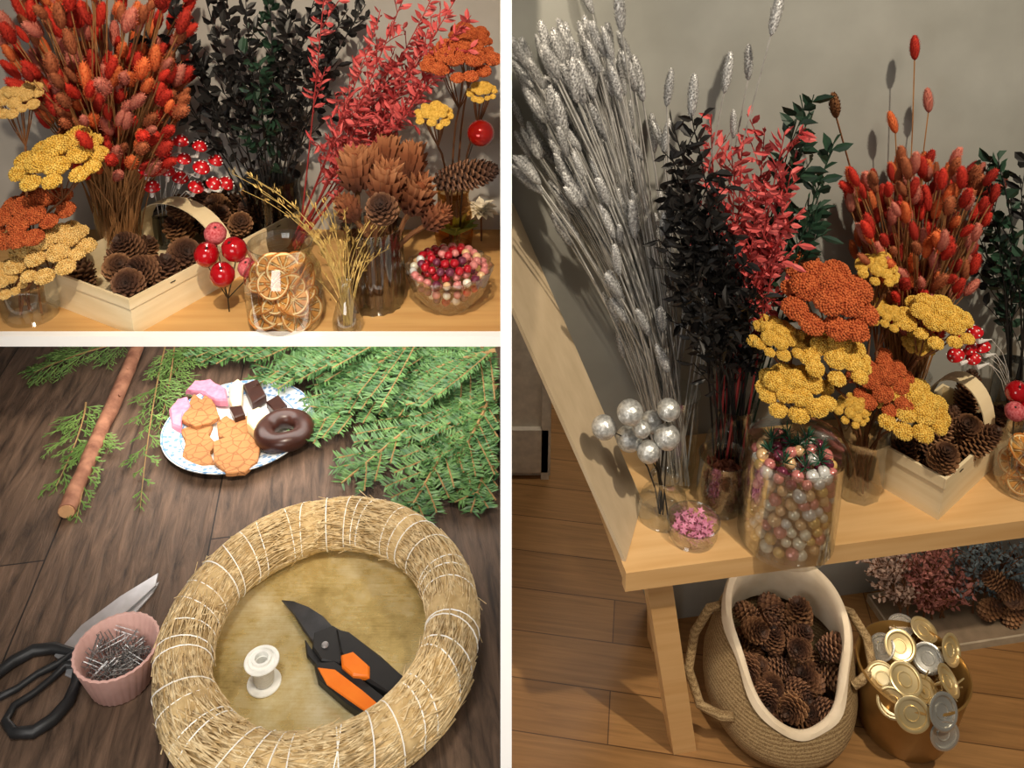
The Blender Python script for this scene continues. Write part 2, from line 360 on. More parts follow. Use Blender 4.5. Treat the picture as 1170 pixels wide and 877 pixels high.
# slanted pale board from the wall down to the front left corner of the bench shelf
Lb=at_z(715,641,ZR+.001); Rb=at_z(734,572,ZR+.001); Tb=at_n(589,238,WR-.012)
nb=(Rb-Lb).cross(Tb-Lb).normalized()
if nb.y<0: nb=-nb
dr_=ray(586.5,352); TLb=CAM+dr_*((Lb-CAM).dot(nb)/dr_.dot(nb)); dr2=ray(586.5,232); TRb=CAM+dr2*((Lb-CAM).dot(nb)/dr2.dot(nb))
struct(slab([Lb,Rb,Tb,TRb,TLb],.004,nb).build('trim_1',m_trim,smooth=False))
b=MB(); b.box((.8,2.25,1.0),(1.6,.05,2.0)); struct(b.build('wall_back',m_dark,smooth=False))
dp=at_z(604,545,0); dw=thing('door_1','','door',(0,0,0)); del dw['label']; del dw['category']; struct(dw)
b=MB(); dx=dp.x-.006; b.box((dx,dp.y+.02,.35),(.09,.03,.70)); b.build('door_leaf',m_door,dw,False)
b=MB(); b.box((dx+.035,dp.y,.35),(.014,.012,.70)); b.box((dx-.035,dp.y,.35),(.014,.012,.70)); b.box((dx,dp.y,.06),(.08,.012,.09)); b.build('door_frame',m_door,dw,False)
# ------------------------------------------------------------------ left: shelf above, with white front rail
sh=thing('wall_shelf','honey wood wall shelf carrying the basket and the orange slice jar','shelf',(-.75,1.14,ZS))
b=MB(); b.box((0,(YW+.977)/2-1.14-.0005,-.003),(1.488,YW-.977-.001,.006)); b.build('shelf_board',m_pineL,sh,False)
for x in (-.70,-.1,.6):
    b=MB(); b.prism([(0,0),(.2,0),(0,.12)],-.006,.006,.0005)
    bb=b.build('bracket',m_pine,sh,False); bb.matrix_local=Matrix.Translation((x,YW-1.141,-.006))@Matrix(((0,0,1,0),(-1,0,0,0),(0,-1,0,0),(0,0,0,1)))
r0=at_y(300,381,.971).z; r1=at_y(300,392.5,.971).z
b=MB(); b.box((-.75,.9705,(r0+r1)/2),(1.489,.012,r0-r1)); struct(b.build('trim_2',m_white,smooth=False))
# ------------------------------------------------------------------ left: table
tb=thing('table','dark worn wooden table under the straw wreath','table',(-.55,.83,0))
b=MB(); b.box((0,0,ZT-.02),(1.088,.934,.04)); b.build('tabletop',m_table,tb,False)
for x in(-.5,.5):
    for y in(-.42,.42):
        b=MB(); b.box((x,y,(ZT-.04)/2),(.06,.06,ZT-.04)); b.build('leg',m_table,tb,False)
# ================================================================== UPPER LEFT
def ul(px,py): return at_z(px,py,ZS)
# red and orange bouquet
vb=ul(142,300); vb.y=min(vb.y,1.20)
lathe_thing('vase','clear glass vase holding the red and orange grass bouquet behind the chip basket','vase',vb,vase_prof(.032,.11),m_glass)
its=[]
for i in range(390):
    low=i>=260
    for _ in range(60):
        px,py=(R(5,214),R(-22,190)) if not low else (R(60,205),R(80,205))
        a=math.degrees(math.atan2(px-140,285-py))
        if low:
            if abs(px-135)<80-(py-80)*.26: break
        elif -46<a<22 and not (py>150 and abs(px-150)>50) and not(py>95 and px<30): break
    tip=at_y(px,py,R(1.03,1.26) if not low else R(1.06,1.16)); base=vb+V((R(-.022,.022),R(-.022,.022),.006))
    its.append((base,tip,random.choice(H_red),R(.024,.042)))
its.sort(key=lambda t:t[1].y)
for (base,tip,hm,hs) in its[:160]:
    stem_thing('dried_grass_stem','stiff dried grass stem in the red and orange bouquet at upper left','dried grass','red bouquet above the chip basket',base,tip,hm,hs,m_straw,.15,.0009,.5)
stems_stuff('dried_grass','mass of dried grass stems at the back of the upper left red bouquet','dried grass',vb,its[160:],m_straw,.15,.0009,.5)
# yarrow at far left
vj=ul(36,362); vj.y=max(vj.y,1.03)
lathe_thing('glass_jar','low clear glass jar of yarrow at the left end of the upper shelf','jar',vj,vase_prof(.035,.055),m_glass)
for (px,py,w,k,yy,lb) in [(20,112,66,'cream',1.05,'pale yellow yarrow head, highest of those at the left end of the upper shelf'),(72,182,116,'yellow',1.04,'broad bright yellow yarrow head left of the red bouquet'),
      (34,248,106,'rust',1.04,'rust orange yarrow head above the low jar at the upper left'),(58,286,102,'cream',1.03,'pale yellow yarrow head beside the chip basket'),(4,318,60,'cream',1.01,'small pale yarrow head hanging over the left jar')]:
    yarrow(lb,None,vj+V((R(-.015,.015),R(-.015,.015),.006)),at_y(px,py,yy),w,k)
# black foliage
vk=ul(318,284)
lathe_thing('vase','smoked glass vase holding the black foliage on the upper shelf','vase',vk,vase_prof(.040,.12),m_smoke)
for (px,py) in [(256,75),(280,10),(308,-25),(338,-20),(368,-25),(398,10),(418,5),(296,75),(345,55),(382,80)]:
    branch('foliage_branch','black dried foliage branch in the dense middle spray on the upper shelf','branch','black branches of the middle spray',vk+V((R(-.02,.02),R(-.02,.02),.006)),at_y(px,py,R(1.10,1.23)),ok_left,m_black if R(0,1)<.75 else m_dgreen,m_black,.021,.0105,.30,10,.085,.0068,mid=.32,ang=.6)
for (px,py) in [(165,35),(186,-15),(215,45),(228,-25),(250,-25),(190,90)]:
    branch('foliage_branch','dark airy foliage branch leaning left beside the red bouquet','branch','dark branches leaning left',vk+V((R(-.02,.0),R(-.02,.02),.006)),at_y(px,py,R(1.10,1.20)),ok_left,m_dgreen if R(0,1)<.4 else m_black,m_black,.022,.014,.45,7,.065,.0105,mid=.36,lift=.45,ang=.65)
# red branches sweep up to the right from beside the black spray
vr=ul(430,346)
lathe_thing('vase','wide ribbed grey glass vase packed with brown proteas','vase',vr,vase_prof(.040,.118,.039,.042),m_grey,64,None,.035,16)
rb=vk+V((.025,-.01,.006))
for (px,py,n_) in [(372,-25,2),(432,25,9),(462,-5,9),(490,5,9),(520,0,9),(530,22,9),(522,55,9),(482,60,9),(440,95,9),(412,135,8),(400,105,8),(500,35,9),(465,120,8),(450,60,9)]:
    branch('foliage_branch','pinkish red dried leaf branch sweeping up behind the proteas','branch','red branches of the upper shelf',rb+V((R(-.01,.01),R(-.01,.01),0)),at_y(px,py,R(1.06,1.16)),ok_left,m_redleaf,m_redst,.020,.0070,.46,n_,.075,.0058,mid=.42,lift=.38,ang=.6)
# proteas
def protea(tip,base,s,label,group):
    root=thing('protea',label,'dried flower',base,group); v=tip-base; b=MB(); b.tube(bez(V((0,0,0)),V((v.x*.1,v.y*.1,v.z*.6)),v,6),.0035,6); b.build('stem',m_brownst,root)
    q=zrot(V((v.x*1.4,v.y-.02,v.z))+rvec(.02)); l=MB()
    for ring,(n,rr,L,op) in enumerate([(9,.26,1.0,.02),(10,.38,1.05,.08),(12,.50,.86,.14),(11,.54,.62,.24),(9,.50,.42,.4)]):
        for k in range(n):
            a=6.283*k/n+ring*.35; o=V((math.cos(a),math.sin(a),0)); p=o*rr*.5*s-V((0,0,.05*ring*s))
            l.leaf(p,V((0,0,1))+o*op,-o,L*s*R(.92,1.06),.40*s,.45)
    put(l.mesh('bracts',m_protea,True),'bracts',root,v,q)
    c=MB(); c.ball((0,0,.42*s),.2*s,10,7,2.2,jit=.12); put(c.mesh('flower_center',m_protin),'flower_center',root,v,q)
for (px,py,s,yy) in [(408,176,.050,1.05),(440,192,.052,1.03),(472,202,.050,1.04),(440,158,.046,1.12),(468,166,.046,1.12),(402,214,.034,1.02),(492,222,.036,1.03),(424,172,.046,1.09)]:
    protea(at_y(px,py+32,yy),vr+V((R(-.02,.02),R(-.02,.02),.006)),s,'brown dried protea standing in the wide ribbed vase','brown proteas in the ribbed vase')
for i in range(26):
    a=i*2.4; r=.030*math.sqrt((i+.5)/26); bs=vr+V((r*math.cos(a),r*math.sin(a),.006)); root=thing('dried_stalk','thick brown dried stalk inside the wide ribbed vase','stalk',bs,'stalks in the ribbed vase'); b=MB(); b.tube([(0,0,0),(R(-.003,.003),R(-.003,.003),R(.10,.125))],R(.002,.0034),6); b.build('stem',m_brownst,root)
    l=MB(); l.leaf((0,0,.05),(R(-.3,.3),R(-.3,.3),1),rvec(1),.03,.006,.2); l.build('leaf',m_protea,root)
def cone_pick(me,base,tip,label,q,s=1):
    root=thing('cone_pick',label,'pine cone',base); v=tip-base; b=MB(); b.tube(bez(V((0,0,0)),V((v.x*.1,v.y*.1,v.z*.8)),v,6),.0016,5); b.build('stick',m_brownst,root)
    put(me,'cone',root,v,q,s)
cone_pick(CONE[1],vr+V((0,-.02,.006)),at_y(440,246,.99),'dark round pine cone on a stick below the proteas',zrot((0,-.7,.6)),1.0)
va=ul(520,272); va.y=min(va.y,1.24)
lathe_thing('vase','amber glass vase behind the bowl of baubles','vase',va,vase_prof(.030,.095,.024),m_amber)
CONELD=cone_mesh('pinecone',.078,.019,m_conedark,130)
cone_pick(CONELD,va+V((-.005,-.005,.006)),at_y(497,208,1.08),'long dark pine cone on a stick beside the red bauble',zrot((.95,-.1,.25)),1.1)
for (px,py,w,k,yy,lb) in [(496,130,48,'yellow',1.05,'small yellow yarrow head above the proteas'),(526,68,94,'rust',1.10,'wide rust orange yarrow head at the right end of the upper shelf'),(551,104,40,'yellow',1.08,'small yellow yarrow head above the red bauble'),(538,46,64,'rust',1.18,'rust orange yarrow head at the back right of the upper shelf')]:
    yarrow(lb,None,va+V((R(-.01,.01),R(-.01,.01),.006)),at_y(px,py,yy),w,k)
def pick(name,label,cat,base,tip,r,m,group=None,sm=None):
    root=thing(name,label,cat,base,group); v=tip-base; b=MB(); b.tube(bez(V((0,0,0)),V((v.x*.2,v.y*.2,v.z*.7)),v,6),.0009,4); b.build('wire',sm or m_wire,root)
    q=zrot(-((V((v.x*.2,v.y*.2,v.z*.7))-v).normalized()))
    b=MB(); b.ball((0,0,0),r,20,12); bl=put(b.mesh('ball',m),'ball',root,v,q); b=MB(); b.lathe([(r*.26,-r*1.08),(r*.28,-r*.93),(0,-r*.93)],10); put(b.mesh('metal_cap',m_gold),'metal_cap',bl)
    return root
m_redball=mat('red_bauble',(150,14,10),(170,24,16),rough=.12,metal=.4,coat=.5)
pick('bauble_pick','shiny red glass bauble on a wire at the right of the upper shelf','bauble',va+V((.008,-.008,.006)),at_y(549,152,1.06),.0175,m_redball)
# white flower and green leaves
m_ivory=mat('ivory_petal',(232,220,194),(244,234,212),rough=.8)
m_moss=mat('moss_leaf',(96,112,44),(130,140,60),rough=.6)
fl=ul(550,275); root=thing('paper_flower','cream layered dried flower at the right end of the upper shelf','dried flower',fl)
b=MB(); b.tube([(0,0,0),(0,0,.05)],.0015,5); b.build('stem',m_brownst,root)
b=MB()
for ring,(n,L,e) in enumerate([(11,.032,.1),(10,.028,.45),(8,.021,.9),(5,.013,1.8)]):
    for k in range(n):
        a=6.283*k/n+ring*.4; o=V((math.cos(a),math.sin(a),0)); b.leaf((0,0,.05),o+V((0,-.5,e)),V((0,0,1)),L,.015,.25)
b.clip(ok_left,fl); b.build('petals',m_ivory,root)
g=ul(520,290); root=thing('leaf_sprig','olive green leaf sprig lying behind the bauble bowl','leaf',g); b=MB()
for k in range(11):
    a=k*.6; o=V((math.cos(a),math.sin(a)*.6,.6)); b.leaf((0,0,.03),o,V((0,0,1)),.042,.020,.2)
b.clip(ok_left,g); b.build('foliage',m_moss,root); b=MB(); b.tube([(0,0,0),(0,0,.034)],.0012,5); b.build('stem',m_moss,root)
# toadstool picks
b=MB(); b.lathe([(0,.0092),(.004,.0084),(.0080,.0050),(.0102,.0002),(.0094,-.0012),(.002,-.0003),(0,-.0003)],18); CAPM=b.mesh('cap',m_cap)
b=MB()
for k in range(9):
    e=[1.45,.9,.9,.9,.35,.35,.35,.35,.35][k]; a=k*2.09 if k<4 else k*1.2566+.3; b.ball((.0098*math.cos(e)*math.cos(a),.0098*math.cos(e)*math.sin(a),.0088*math.sin(e)),.0012,6,4)
DOTM=b.mesh('spots',m_wht)
def toadstool(base,tip,s,label,group):
    root=thing('toadstool_pick',label,'toadstool',base,group); v=tip-base; d=(V((v.x*1.2,v.y*.6,v.z*1.4))).normalized(); b=MB()
    b.tube(bez(V((0,0,0)),V((v.x*.15,v.y*.15,v.z*.7)),v,6)[:-1]+[v-d*.016,v],[.0004]*3+[.0005,.0006,.0030,.0022],6); b.build('stalk',m_wht,root)
    cp_=put(CAPM,'cap',root,v,zrot(d),s); put(DOTM,'spots',cp_)
vt=ul(208,262); vt.y=min(vt.y,1.24)
lathe_thing('vase','small dark glass vase of toadstool picks behind the chip basket','vase',vt,vase_prof(.022,.06),m_smoke)
for (px,py) in [(168,194),(186,174),(206,162),(228,168),(246,184),(258,210),(174,214),(192,196),(210,182),(230,192),(244,210),(206,204),(224,214)]:
    toadstool(vt+V((R(-.008,.008),R(-.008,.008),.006)),at_y(px,py,R(1.08,1.20)),R(1.0,1.2),'red toadstool pick with white dots in the small dark vase','toadstool picks on the upper shelf')
# chip baskets
def basket(A,B,C,D,h,label,z,handle=.035,hx=0):
    c=(A+B+C+D)/4; u=((D-A)+(C-B))/2; w=((B-A)+(C-D))/2; Lg,W=V((u.x,u.y)).length,V((w.x,w.y)).length; an=math.atan2(u.y,u.x)
    root=thing('chip_basket',label,'basket',(c.x,c.y,z),None,an); t=.002
    for sgn in(-1,1):
        b=MB(); b.box((0,sgn*(W/2-t/2),h/2),(Lg,t,h)); b.build('side_panel',m_chip,root,False)
        b=MB(); b.box((sgn*(Lg/2-t/2),0,h/2),(t,W-2*t,h)); b.build('end_panel',m_chip,root,False)
    b=MB(); b.box((0,0,.001),(Lg-2*t,W-2*t,.002)); b.build('bottom',m_chip,root,False)
    b=MB(); 
    for sgn in(-1,1):
        b.box((0,sgn*(W/2+.0008),h-.007),(Lg+.004,.0016,.014)); b.box((sgn*(Lg/2+.0008),0,h-.007),(.0016,W,.014))
    rbn=b.build('rim_band',m_chip,root,False)
    for k in range(3):
        b=MB(); b.box((-Lg*.3+Lg*.3*k,-W/2-.0022,h-.006),(.008,.0008,.0012)); b.build('staple',m_wire,rbn,False)
    b=MB(); n=17; vs=[];fs=[]; hw=.014; ho=W/2-.004
    pts=[(-ho,.012),(-ho,h*.6)]+[(-ho*math.cos(math.pi*i/(n-1)),h*.9+(handle)*math.sin(math.pi*i/(n-1))) for i in range(n)]+[(ho,h*.6),(ho,.012)]
    for (y,zz) in pts: 
        for x in(-hw,hw):
            for th in (0,.0015): vs.append((x+hx*Lg,y*(1-th*15),zz-th))
    for i in range(len(pts)-1):
        a=i*4; c2=a+4; fs+=[(a,a+2,c2+2,c2),(a+1,c2+1,c2+3,a+3),(a,c2,c2+1,a+1),(a+2,a+3,c2+3,c2+2)]
    b.add(vs,fs); b.build('handle',m_chip,root)
    return root,Lg,W,an
hb=.053; zr=ZS+hb
rt,Lg,W,an=basket(at_z(54,306,zr),at_z(138,340,zr),at_z(346,243,zr),at_z(262,206,zr),hb,'pale chip wood basket of pine cones on the upper shelf',ZS,.058)
def fill(rt,Lg,W,an,me,pos,label,group,z,s=1):
    c=rt.location; ca,sa=math.cos(an),math.sin(an)
    for (x,y,zz,d) in pos:
        p=V((c.x+ca*x*Lg-sa*y*W,c.y+sa*x*Lg+ca*y*W,z+zz)); o=put(random.choice(me),'pinecone',None,p,zrot(d),s*R(.9,1.08)); tag(o,label,'pine cone',group)
pos=[]
for x in(-.40,-.27,-.14,.12,.25,.39):
    for y in(-.26,.24):
        pos.append((x+R(-.02,.02),y,R(.012,.02),(R(-.5,.5),R(-.6,.3),1)))
pos+=[(-.36,0,.046,(.5,-.6,.6)),(-.2,.05,.048,(-.4,-.5,.7)),(.14,0,.046,(.6,-.3,.7)),(.28,.05,.05,(-.3,-.6,.7)),(.40,-.05,.050,(.2,-.5,.8)),(-.26,-.25,.044,(-.3,-.8,.5)),(-.12,-.2,.044,(.5,-.7,.5)),(.24,.25,.05,(.2,-.4,.8)),(-.38,-.25,.042,(.2,-.8,.5)),(.36,.25,.05,(-.4,-.4,.8)),(.16,.25,.05,(-.2,-.6,.8)),(.2,-.25,.046,(.3,-.7,.6)),(.34,-.25,.046,(-.3,-.6,.7))]
fill(rt,Lg,W,an,CONE,pos,'brown pine cone in the chip basket on the upper shelf','pine cones in the upper chip basket',ZS,1.08)
# apples
def apple_pick(base,lst,label,r0):
    root=thing('apple_pick',label,'berry pick',base)
    s=MB()
    for (p,r,fr) in lst:
        v=p-base; b=MB(); 
        b.lathe([(0,r*.78),(r*.12,r*.84),(r*.35,r*.98),(r*.7,r*.8),(r*.98,r*.2),(r*.95,-.3*r),(r*.65,-.82*r),(r*.25,-.98*r),(0,-.9*r)],20)
        ap=put(b.mesh('apple',m_frost if fr else m_apple),'apple',root,v,zrot((R(-.4,.4),-.4,1)))
        s.tube([v+V((0,0,-r)),V((0,0,.02)),V((0,0,0))],.0008,4)
        b=MB(); b.ball((0,0,0),r*.13,6,4); put(b.mesh('calyx',m_black),'calyx',ap,V((0,0,r*.82)))
    s.build('wire',m_wire,root)
bp=ul(262,356)
apple_pick(bp,[(at_y(236,291,1.035),.0165,0),(at_y(268,285,1.03),.0165,0),(at_y(254,314,1.015),.0165,0),(at_y(246,267,1.06),.015,1),(at_y(283,306,1.03),.013,1)],'cluster of shiny red apples on wires beside the orange slice jar',.016)
# dried orange slices in a jar
b=MB(); b.tube([(.0225*math.cos(a*.314),.0225*math.sin(a*.314),0.0012*math.sin(a*.942)) for a in range(20)],.0011,6,True); RIND=b.mesh('rind',m_rind)
b=MB()
for k in range(9):
    a0=6.283*k/9+.10; a1=6.283*(k+1)/9-.10; vs=[V((.004*math.cos((a0+a1)/2),.004*math.sin((a0+a1)/2),0))]
    for j in range(4):
        a=a0+(a1-a0)*j/3; vs.append(V((.0198*math.cos(a),.0198*math.sin(a),0)))
    cc=sum(vs,V((0,0,0)))/5
    top=[cc+(p-cc)*.8+V((0,0,.0008)) for p in vs]; bot=[cc+(p-cc)*.8-V((0,0,.0008)) for p in vs]
    b.add(top+vs+bot,[(0,1,2,3,4),(14,13,12,11,10)]+[(i,5+i,5+(i+1)%5,(i+1)%5) for i in range(5)]+[(5+i,10+i,10+(i+1)%5,5+(i+1)%5) for i in range(5)])
FLE=b.mesh('flesh',m_flesh,False)
b=MB(); b.lathe([(.0222,.0004),(.0196,.0003),(.0196,-.0003),(.0222,-.0004)],24)
for k in range(9):
    a=6.283*k/9; o=V((math.cos(a),math.sin(a),0)); b.tube([o*.001,o*.0205],.0006,4)
MEM=b.mesh('membrane',m_memb,False)
def oslice(p,d,sl,grp,s=1):
    root=thing('orange_slice',sl,'orange slice',p,grp); root.rotation_mode='QUATERNION'; root.rotation_quaternion=zrot(d); root.scale=(s,s,s)
    put(RIND,'rind',root); put(FLE,'flesh',root); put(MEM,'membrane',root)
def orange_jar(jl,r,h,label,sl,grp):
    lathe_thing('glass_jar',label,'jar',jl,[(0,.003),(r*.8,.003),(r*.82,0),(r*.9,.006),(r,h*.2),(r*1.02,h*.45),(r*.98,h*.68),(r*.8,h*.82),(r*.78,h*.88),(r*.84,h*.93),(r*.84,h),(r*.80,h),(r*.77,h*.88)],m_glassc,40)
    nl=4 if h>.1 else 2
    for lev in range(nl):
        zz=.022+lev*(h*.76-.028)/nl
        for k in range(8):
            a=6.283*k/8+lev*.7; o=V((math.cos(a)+R(-.8,.8),math.sin(a)+R(-.8,.8),R(-.6,1.4))); q=r-.021+R(-.004,.002); oslice(jl+V((math.cos(a)*q,math.sin(a)*q,zz+R(-.003,.004))),o,sl,grp,R(.78,.98))
    for (x,y,d) in [(-.010,-.006,(.3,-.6,.8)),(.010,.004,(-.4,-.3,1)),(.004,-.010,(.4,-.8,.6))]:
        oslice(jl+V((x,y,h*.72)),d,sl,grp,.95)
jl=ul(328,370)
orange_jar(jl,.049,.118,'round clear glass jar of dried orange slices on the upper shelf','dried orange slice in the round jar on the upper shelf','orange slices in the upper jar')
# gold sprigs in a bottle
gb=ul(398,374)
lathe_thing('bottle','small clear glass bottle holding thin gold sprigs','bottle',gb,[(0,.003),(.018,.003),(.0195,0),(.020,.012),(.014,.034),(.008,.048),(.0078,.066),(.010,.070),(.0085,.070),(.0068,.064)],m_glassc)
for i in range(36):
    px,py=(R(325,480),R(218,296)); 
    if i<5: px,py=R(265,330),R(198,225)
    tip=at_y(px,py,R(.98,1.10)); base=gb+V((R(-.006,.006),R(-.006,.006),.005)); v=tip-base
    root=thing('gold_sprig','thin gold grass sprig in the small glass bottle','dried grass',base,'gold sprigs in the bottle')
    pts=bez(V((0,0,0)),V((v.x*.08,v.y*.08,v.z*.75)),v,8); b=MB(); b.tube(pts,.0004,3); b.build('stem',m_goldpaint,root)
    b=MB()
    for k in range(16):
        p=pts[random.choice([4,5,5,6,6,7])]+rvec(.003); b.leaf(p,v.normalized()+rvec(.6),rvec(1),.008,.0018,.1)
    b.clip(ok_left,base); b.build('seeds',m_goldpaint,root,False)
# bowl with baubles
bw=ul(514,348); bw.x=min(bw.x,-.070)
lathe_thing('glass_bowl','cut glass bowl of small red and rose baubles','bowl',bw,[(0,.003),(.024,.003),(.027,0),(.030,.004),(.047,.024),(.057,.052),(.059,.060),(.057,.060),(.054,.052)],m_glassc,64,None,.03,16)
bm={k:mat('bauble_'+k,c,rough=.14,metal=.22,coat=.8) for k,c in dict(red=(166,14,30),rose=(206,128,124),champagne=(222,184,138),plum=(104,40,62),gold=(226,188,114),pearl=(240,228,206),silver=(214,214,212),green=(40,74,48)).items()}
BALL={}
for k in bm:
    b=MB(); b.ball((0,0,0),1,16,10); b.lathe([(.24,.94),(.24,1.12),(0,1.12)],8); BALL[k]=b.mesh('bauble',bm[k])
def bauble(p,r,k,label,group):
    o=put(BALL[k],'bauble',None,p,zrot(rvec(1)),r); tag(o,label,'bauble',group)
for lev,(rr,zz,n) in enumerate([(.024,.018,11),(.040,.036,18),(.048,.055,22),(.032,.058,14),(.014,.062,6),(.038,.069,19),(.024,.074,12),(.009,.079,5)]):
    for k in range(n):
        a=6.283*k/n+lev*.5; kk=random.choice(['red','rose','champagne','plum','rose','pearl','silver'] if lev<3 or R(0,1)<.25 else ['red','red','red','plum'])
        bauble(bw+V((rr*math.cos(a),rr*math.sin(a),zz)),R(.0052,.0064),kk,'small '+('red' if kk in('red',) else 'rose, silver or champagne toned')+' bauble in the cut glass bowl',('red' if kk=='red' else 'rose toned')+' baubles in the cut glass bowl')
# ================================================================== LOWER LEFT
m_strawc=mat('straw',(176,146,96),(212,184,134),rough=.8,scale=90,bump=.5)
m_strawl=mat('straw_strand',(188,156,104),(236,214,170),rough=.7,scale=140)
m_thread=mat('white_thread',(244,238,222),rough=.6)
def tray_mat():
    m,nt,b=base_mat('worn_brass'); N=nt.nodes; L=nt.links; tc=N.new('ShaderNodeTexCoord'); no=N.new('ShaderNodeTexNoise'); no.inputs['Scale'].default_value=7; no.inputs['Detail'].default_value=9; no.inputs['Roughness'].default_value=.75
    L.new(tc.outputs['Object'],no.inputs['Vector'])
    mp=N.new('ShaderNodeMapping'); mp.inputs['Scale'].default_value=(12,260,1); mp.inputs['Rotation'].default_value=(0,0,.5); L.new(tc.outputs['Object'],mp.inputs[0])
    vo=N.new('ShaderNodeTexNoise'); vo.inputs['Scale'].default_value=2; vo.inputs['Detail'].default_value=3; L.new(mp.outputs[0],vo.inputs['Vector'])
    ad=N.new('ShaderNodeMath'); ad.operation='MULTIPLY_ADD'; ad.inputs[1].default_value=.16; L.new(vo.outputs['Fac'],ad.inputs[0]); L.new(no.outputs['Fac'],ad.inputs[2])
    rp=N.new('ShaderNodeValToRGB'); e=rp.color_ramp.elements; e[0].position=.42; e[1].position=.72
    e[0].color=lin((152,128,70)); e[1].color=lin((240,228,188)); k=e.new(.56); k.color=lin((208,186,124)); L.new(ad.outputs[0],rp.inputs['Fac']); L.new(rp.outputs[0],b.inputs['Base Color'])
    b.inputs['Metallic'].default_value=.42; r2=N.new('ShaderNodeMapRange'); r2.inputs['From Min'].default_value=.4; r2.inputs['From Max'].default_value=.75; r2.inputs['To Min'].default_value=.38; r2.inputs['To Max'].default_value=.14; L.new(ad.outputs[0],r2.inputs['Value']); L.new(r2.outputs[0],b.inputs['Roughness']); return m
m_tray=tray_mat()
SY=1.09
wz=ZT+.004+.0305; wc=V((0,.704,0)); wc.x=(368-PX)/F*(wc.y*CT-(wz-CZ)*ST)
TRc=V((wc.x,wc.y,ZT))
tr=lathe_thing('tray','round worn brass tray lying under the straw wreath','tray',TRc,[(0,.0025),(.135,.0025),(.141,.004),(.142,.003),(.14,0),(0,0)],m_tray,64)
RM,rm=.1358,.0268
root=thing('straw_wreath','thick straw wreath ring wound with white thread','wreath',(wc.x,wc.y,wz))
b=MB(); nu,nv=96,18; vs=[];fs=[]
for i in range(nu):
    a=6.283185*i/nu; rr=rm*(1+.04*math.sin(7*a)+.03*math.sin(13*a+1)+R(-.015,.015))
    for j in range(nv):
        c=6.283185*j/nv; q=rr*(1+R(-.03,.03)); vs.append(((RM+q*math.cos(c))*math.cos(a),SY*(RM+q*math.cos(c))*math.sin(a),q*math.sin(c)))
for i in range(nu):
    for j in range(nv): fs.append((i*nv+j,((i+1)%nu)*nv+j,((i+1)%nu)*nv+(j+1)%nv,i*nv+(j+1)%nv))
b.add(vs,fs); b.build('straw_core',m_strawc,root)
def tor(a,c,r): return V(((RM+r*math.cos(c))*math.cos(a),SY*(RM+r*math.cos(c))*math.sin(a),r*math.sin(c)))
b=MB()
for i in range(3800):
    a=R(0,6.283); c=R(-.8,4.0); L=R(.10,.5); dc=random.gauss(0,.32); r=rm*(1+.04*math.sin(7*a))*R(.99,1.045); lift=R(0,.16) if R(0,1)<.05 else R(0,.015); w_=R(-.04,.04)
    b.tube([tor(a+L*t,c+dc*t+w_*math.sin(t*6),r+rm*lift*t*t) for t in(0,.33,.66,1)],R(.0004,.0012),3)
for i in range(80):
    a=R(0,6.283); c=R(-.6,3.6); p=tor(a,c,rm); d=(tor(a,c,rm*2)-p).normalized()*R(.2,.7)+V((-math.sin(a),math.cos(a),0))*random.choice((-1,1)); b.tube([p,p+d.normalized()*R(.008,.02)],.0005,3)
st=b.build('straw_strands',m_strawl,root); st['kind']='stuff'
b=MB()
for k in range(40):
    a=6.283*k/40+R(-.05,.05); sl_=R(.0,.2); b.tube([tor(a+sl_*math.sin(c*.5),c,rm*1.065) for c in [6.283*j/20 for j in range(21)]],.0007,4)
b.build('binding_thread',m_thread,root)
# spool
zt=ZT+.0027
sp=at_z(302,780,zt); root=thing('thread_spool','small white hollow topped thread spool standing on the brass tray','spool',sp)
m_plas=mat('white_plastic',(222,222,216),rough=.3)
b=MB(); b.lathe([(0,0),(.0165,0),(.0172,.0010),(.0168,.0022),(.006,.0026),(.006,.0285),(.0168,.029),(.0175,.0300),(.0170,.0312),(.0135,.0315),(.0128,.0305),(.0098,.0305),(.0095,.034),(.0068,.034),(.0064,.018),(0,.018)],40); b.build('spool_body',m_plas,root)
m_thr=mat('spool_thread',(196,194,186),(228,226,220),rough=.8,scale=40,stretch=(1,1,40),bump=.5)
b=MB(); b.lathe([(.0065,.0028),(.0100,.0032),(.0108,.010),(.0104,.020),(.0090,.027),(.006,.0283)],28); b.build('thread',m_thr,root)
# pruner drawn on the tray plane
def poly(px,z,o): return [(at_z(390+(x-390)*1.06-8,735+(y-735)*1.06-6,z)-o).xy for (x,y) in px]
m_blk=mat('black_plastic',(26,26,27),(34,34,35),rough=.45); m_org=mat('orange_plastic',(226,112,24),(232,124,34),rough=.4); m_steel=mat('dark_steel',(66,68,72),(90,92,96),rough=.35,metal=.8); m_bright=mat('bright_steel',(178,178,180),(200,200,204),rough=.28,metal=.7)
po=at_z(402,760,zt); root=thing('pruning_shears','black and orange pruning shears lying open on the brass tray','shears',po)
def pp(name,px,z0,z1,m,bev=.001,par=None):
    b=MB(); b.prism(poly(px,zt+z1,po),z0,z1,bev); return b.build(name,m,par or root,False)
pp('cutting_blade',[(333,693),(345,694),(362,700),(378,710),(389,722),(393,738),(380,745),(368,740),(357,726),(346,708)],.009,.0115,m_steel,.0015)
pp('anvil_hook',[(358,736),(364,746),(376,748),(390,740),(398,752),(386,766),(370,764),(360,752)],.004,.0085,m_blk,.0015)
pp('pivot_head',[(368,728),(388,720),(402,728),(408,748),(396,762),(376,758),(366,744)],.0085,.0125,m_blk,.0015)
uh=pp('upper_handle',[(392,724),(404,726),(440,752),(474,783),(470,800),(462,802),(430,782),(404,764),(396,748)],.005,.016,m_blk,.003)
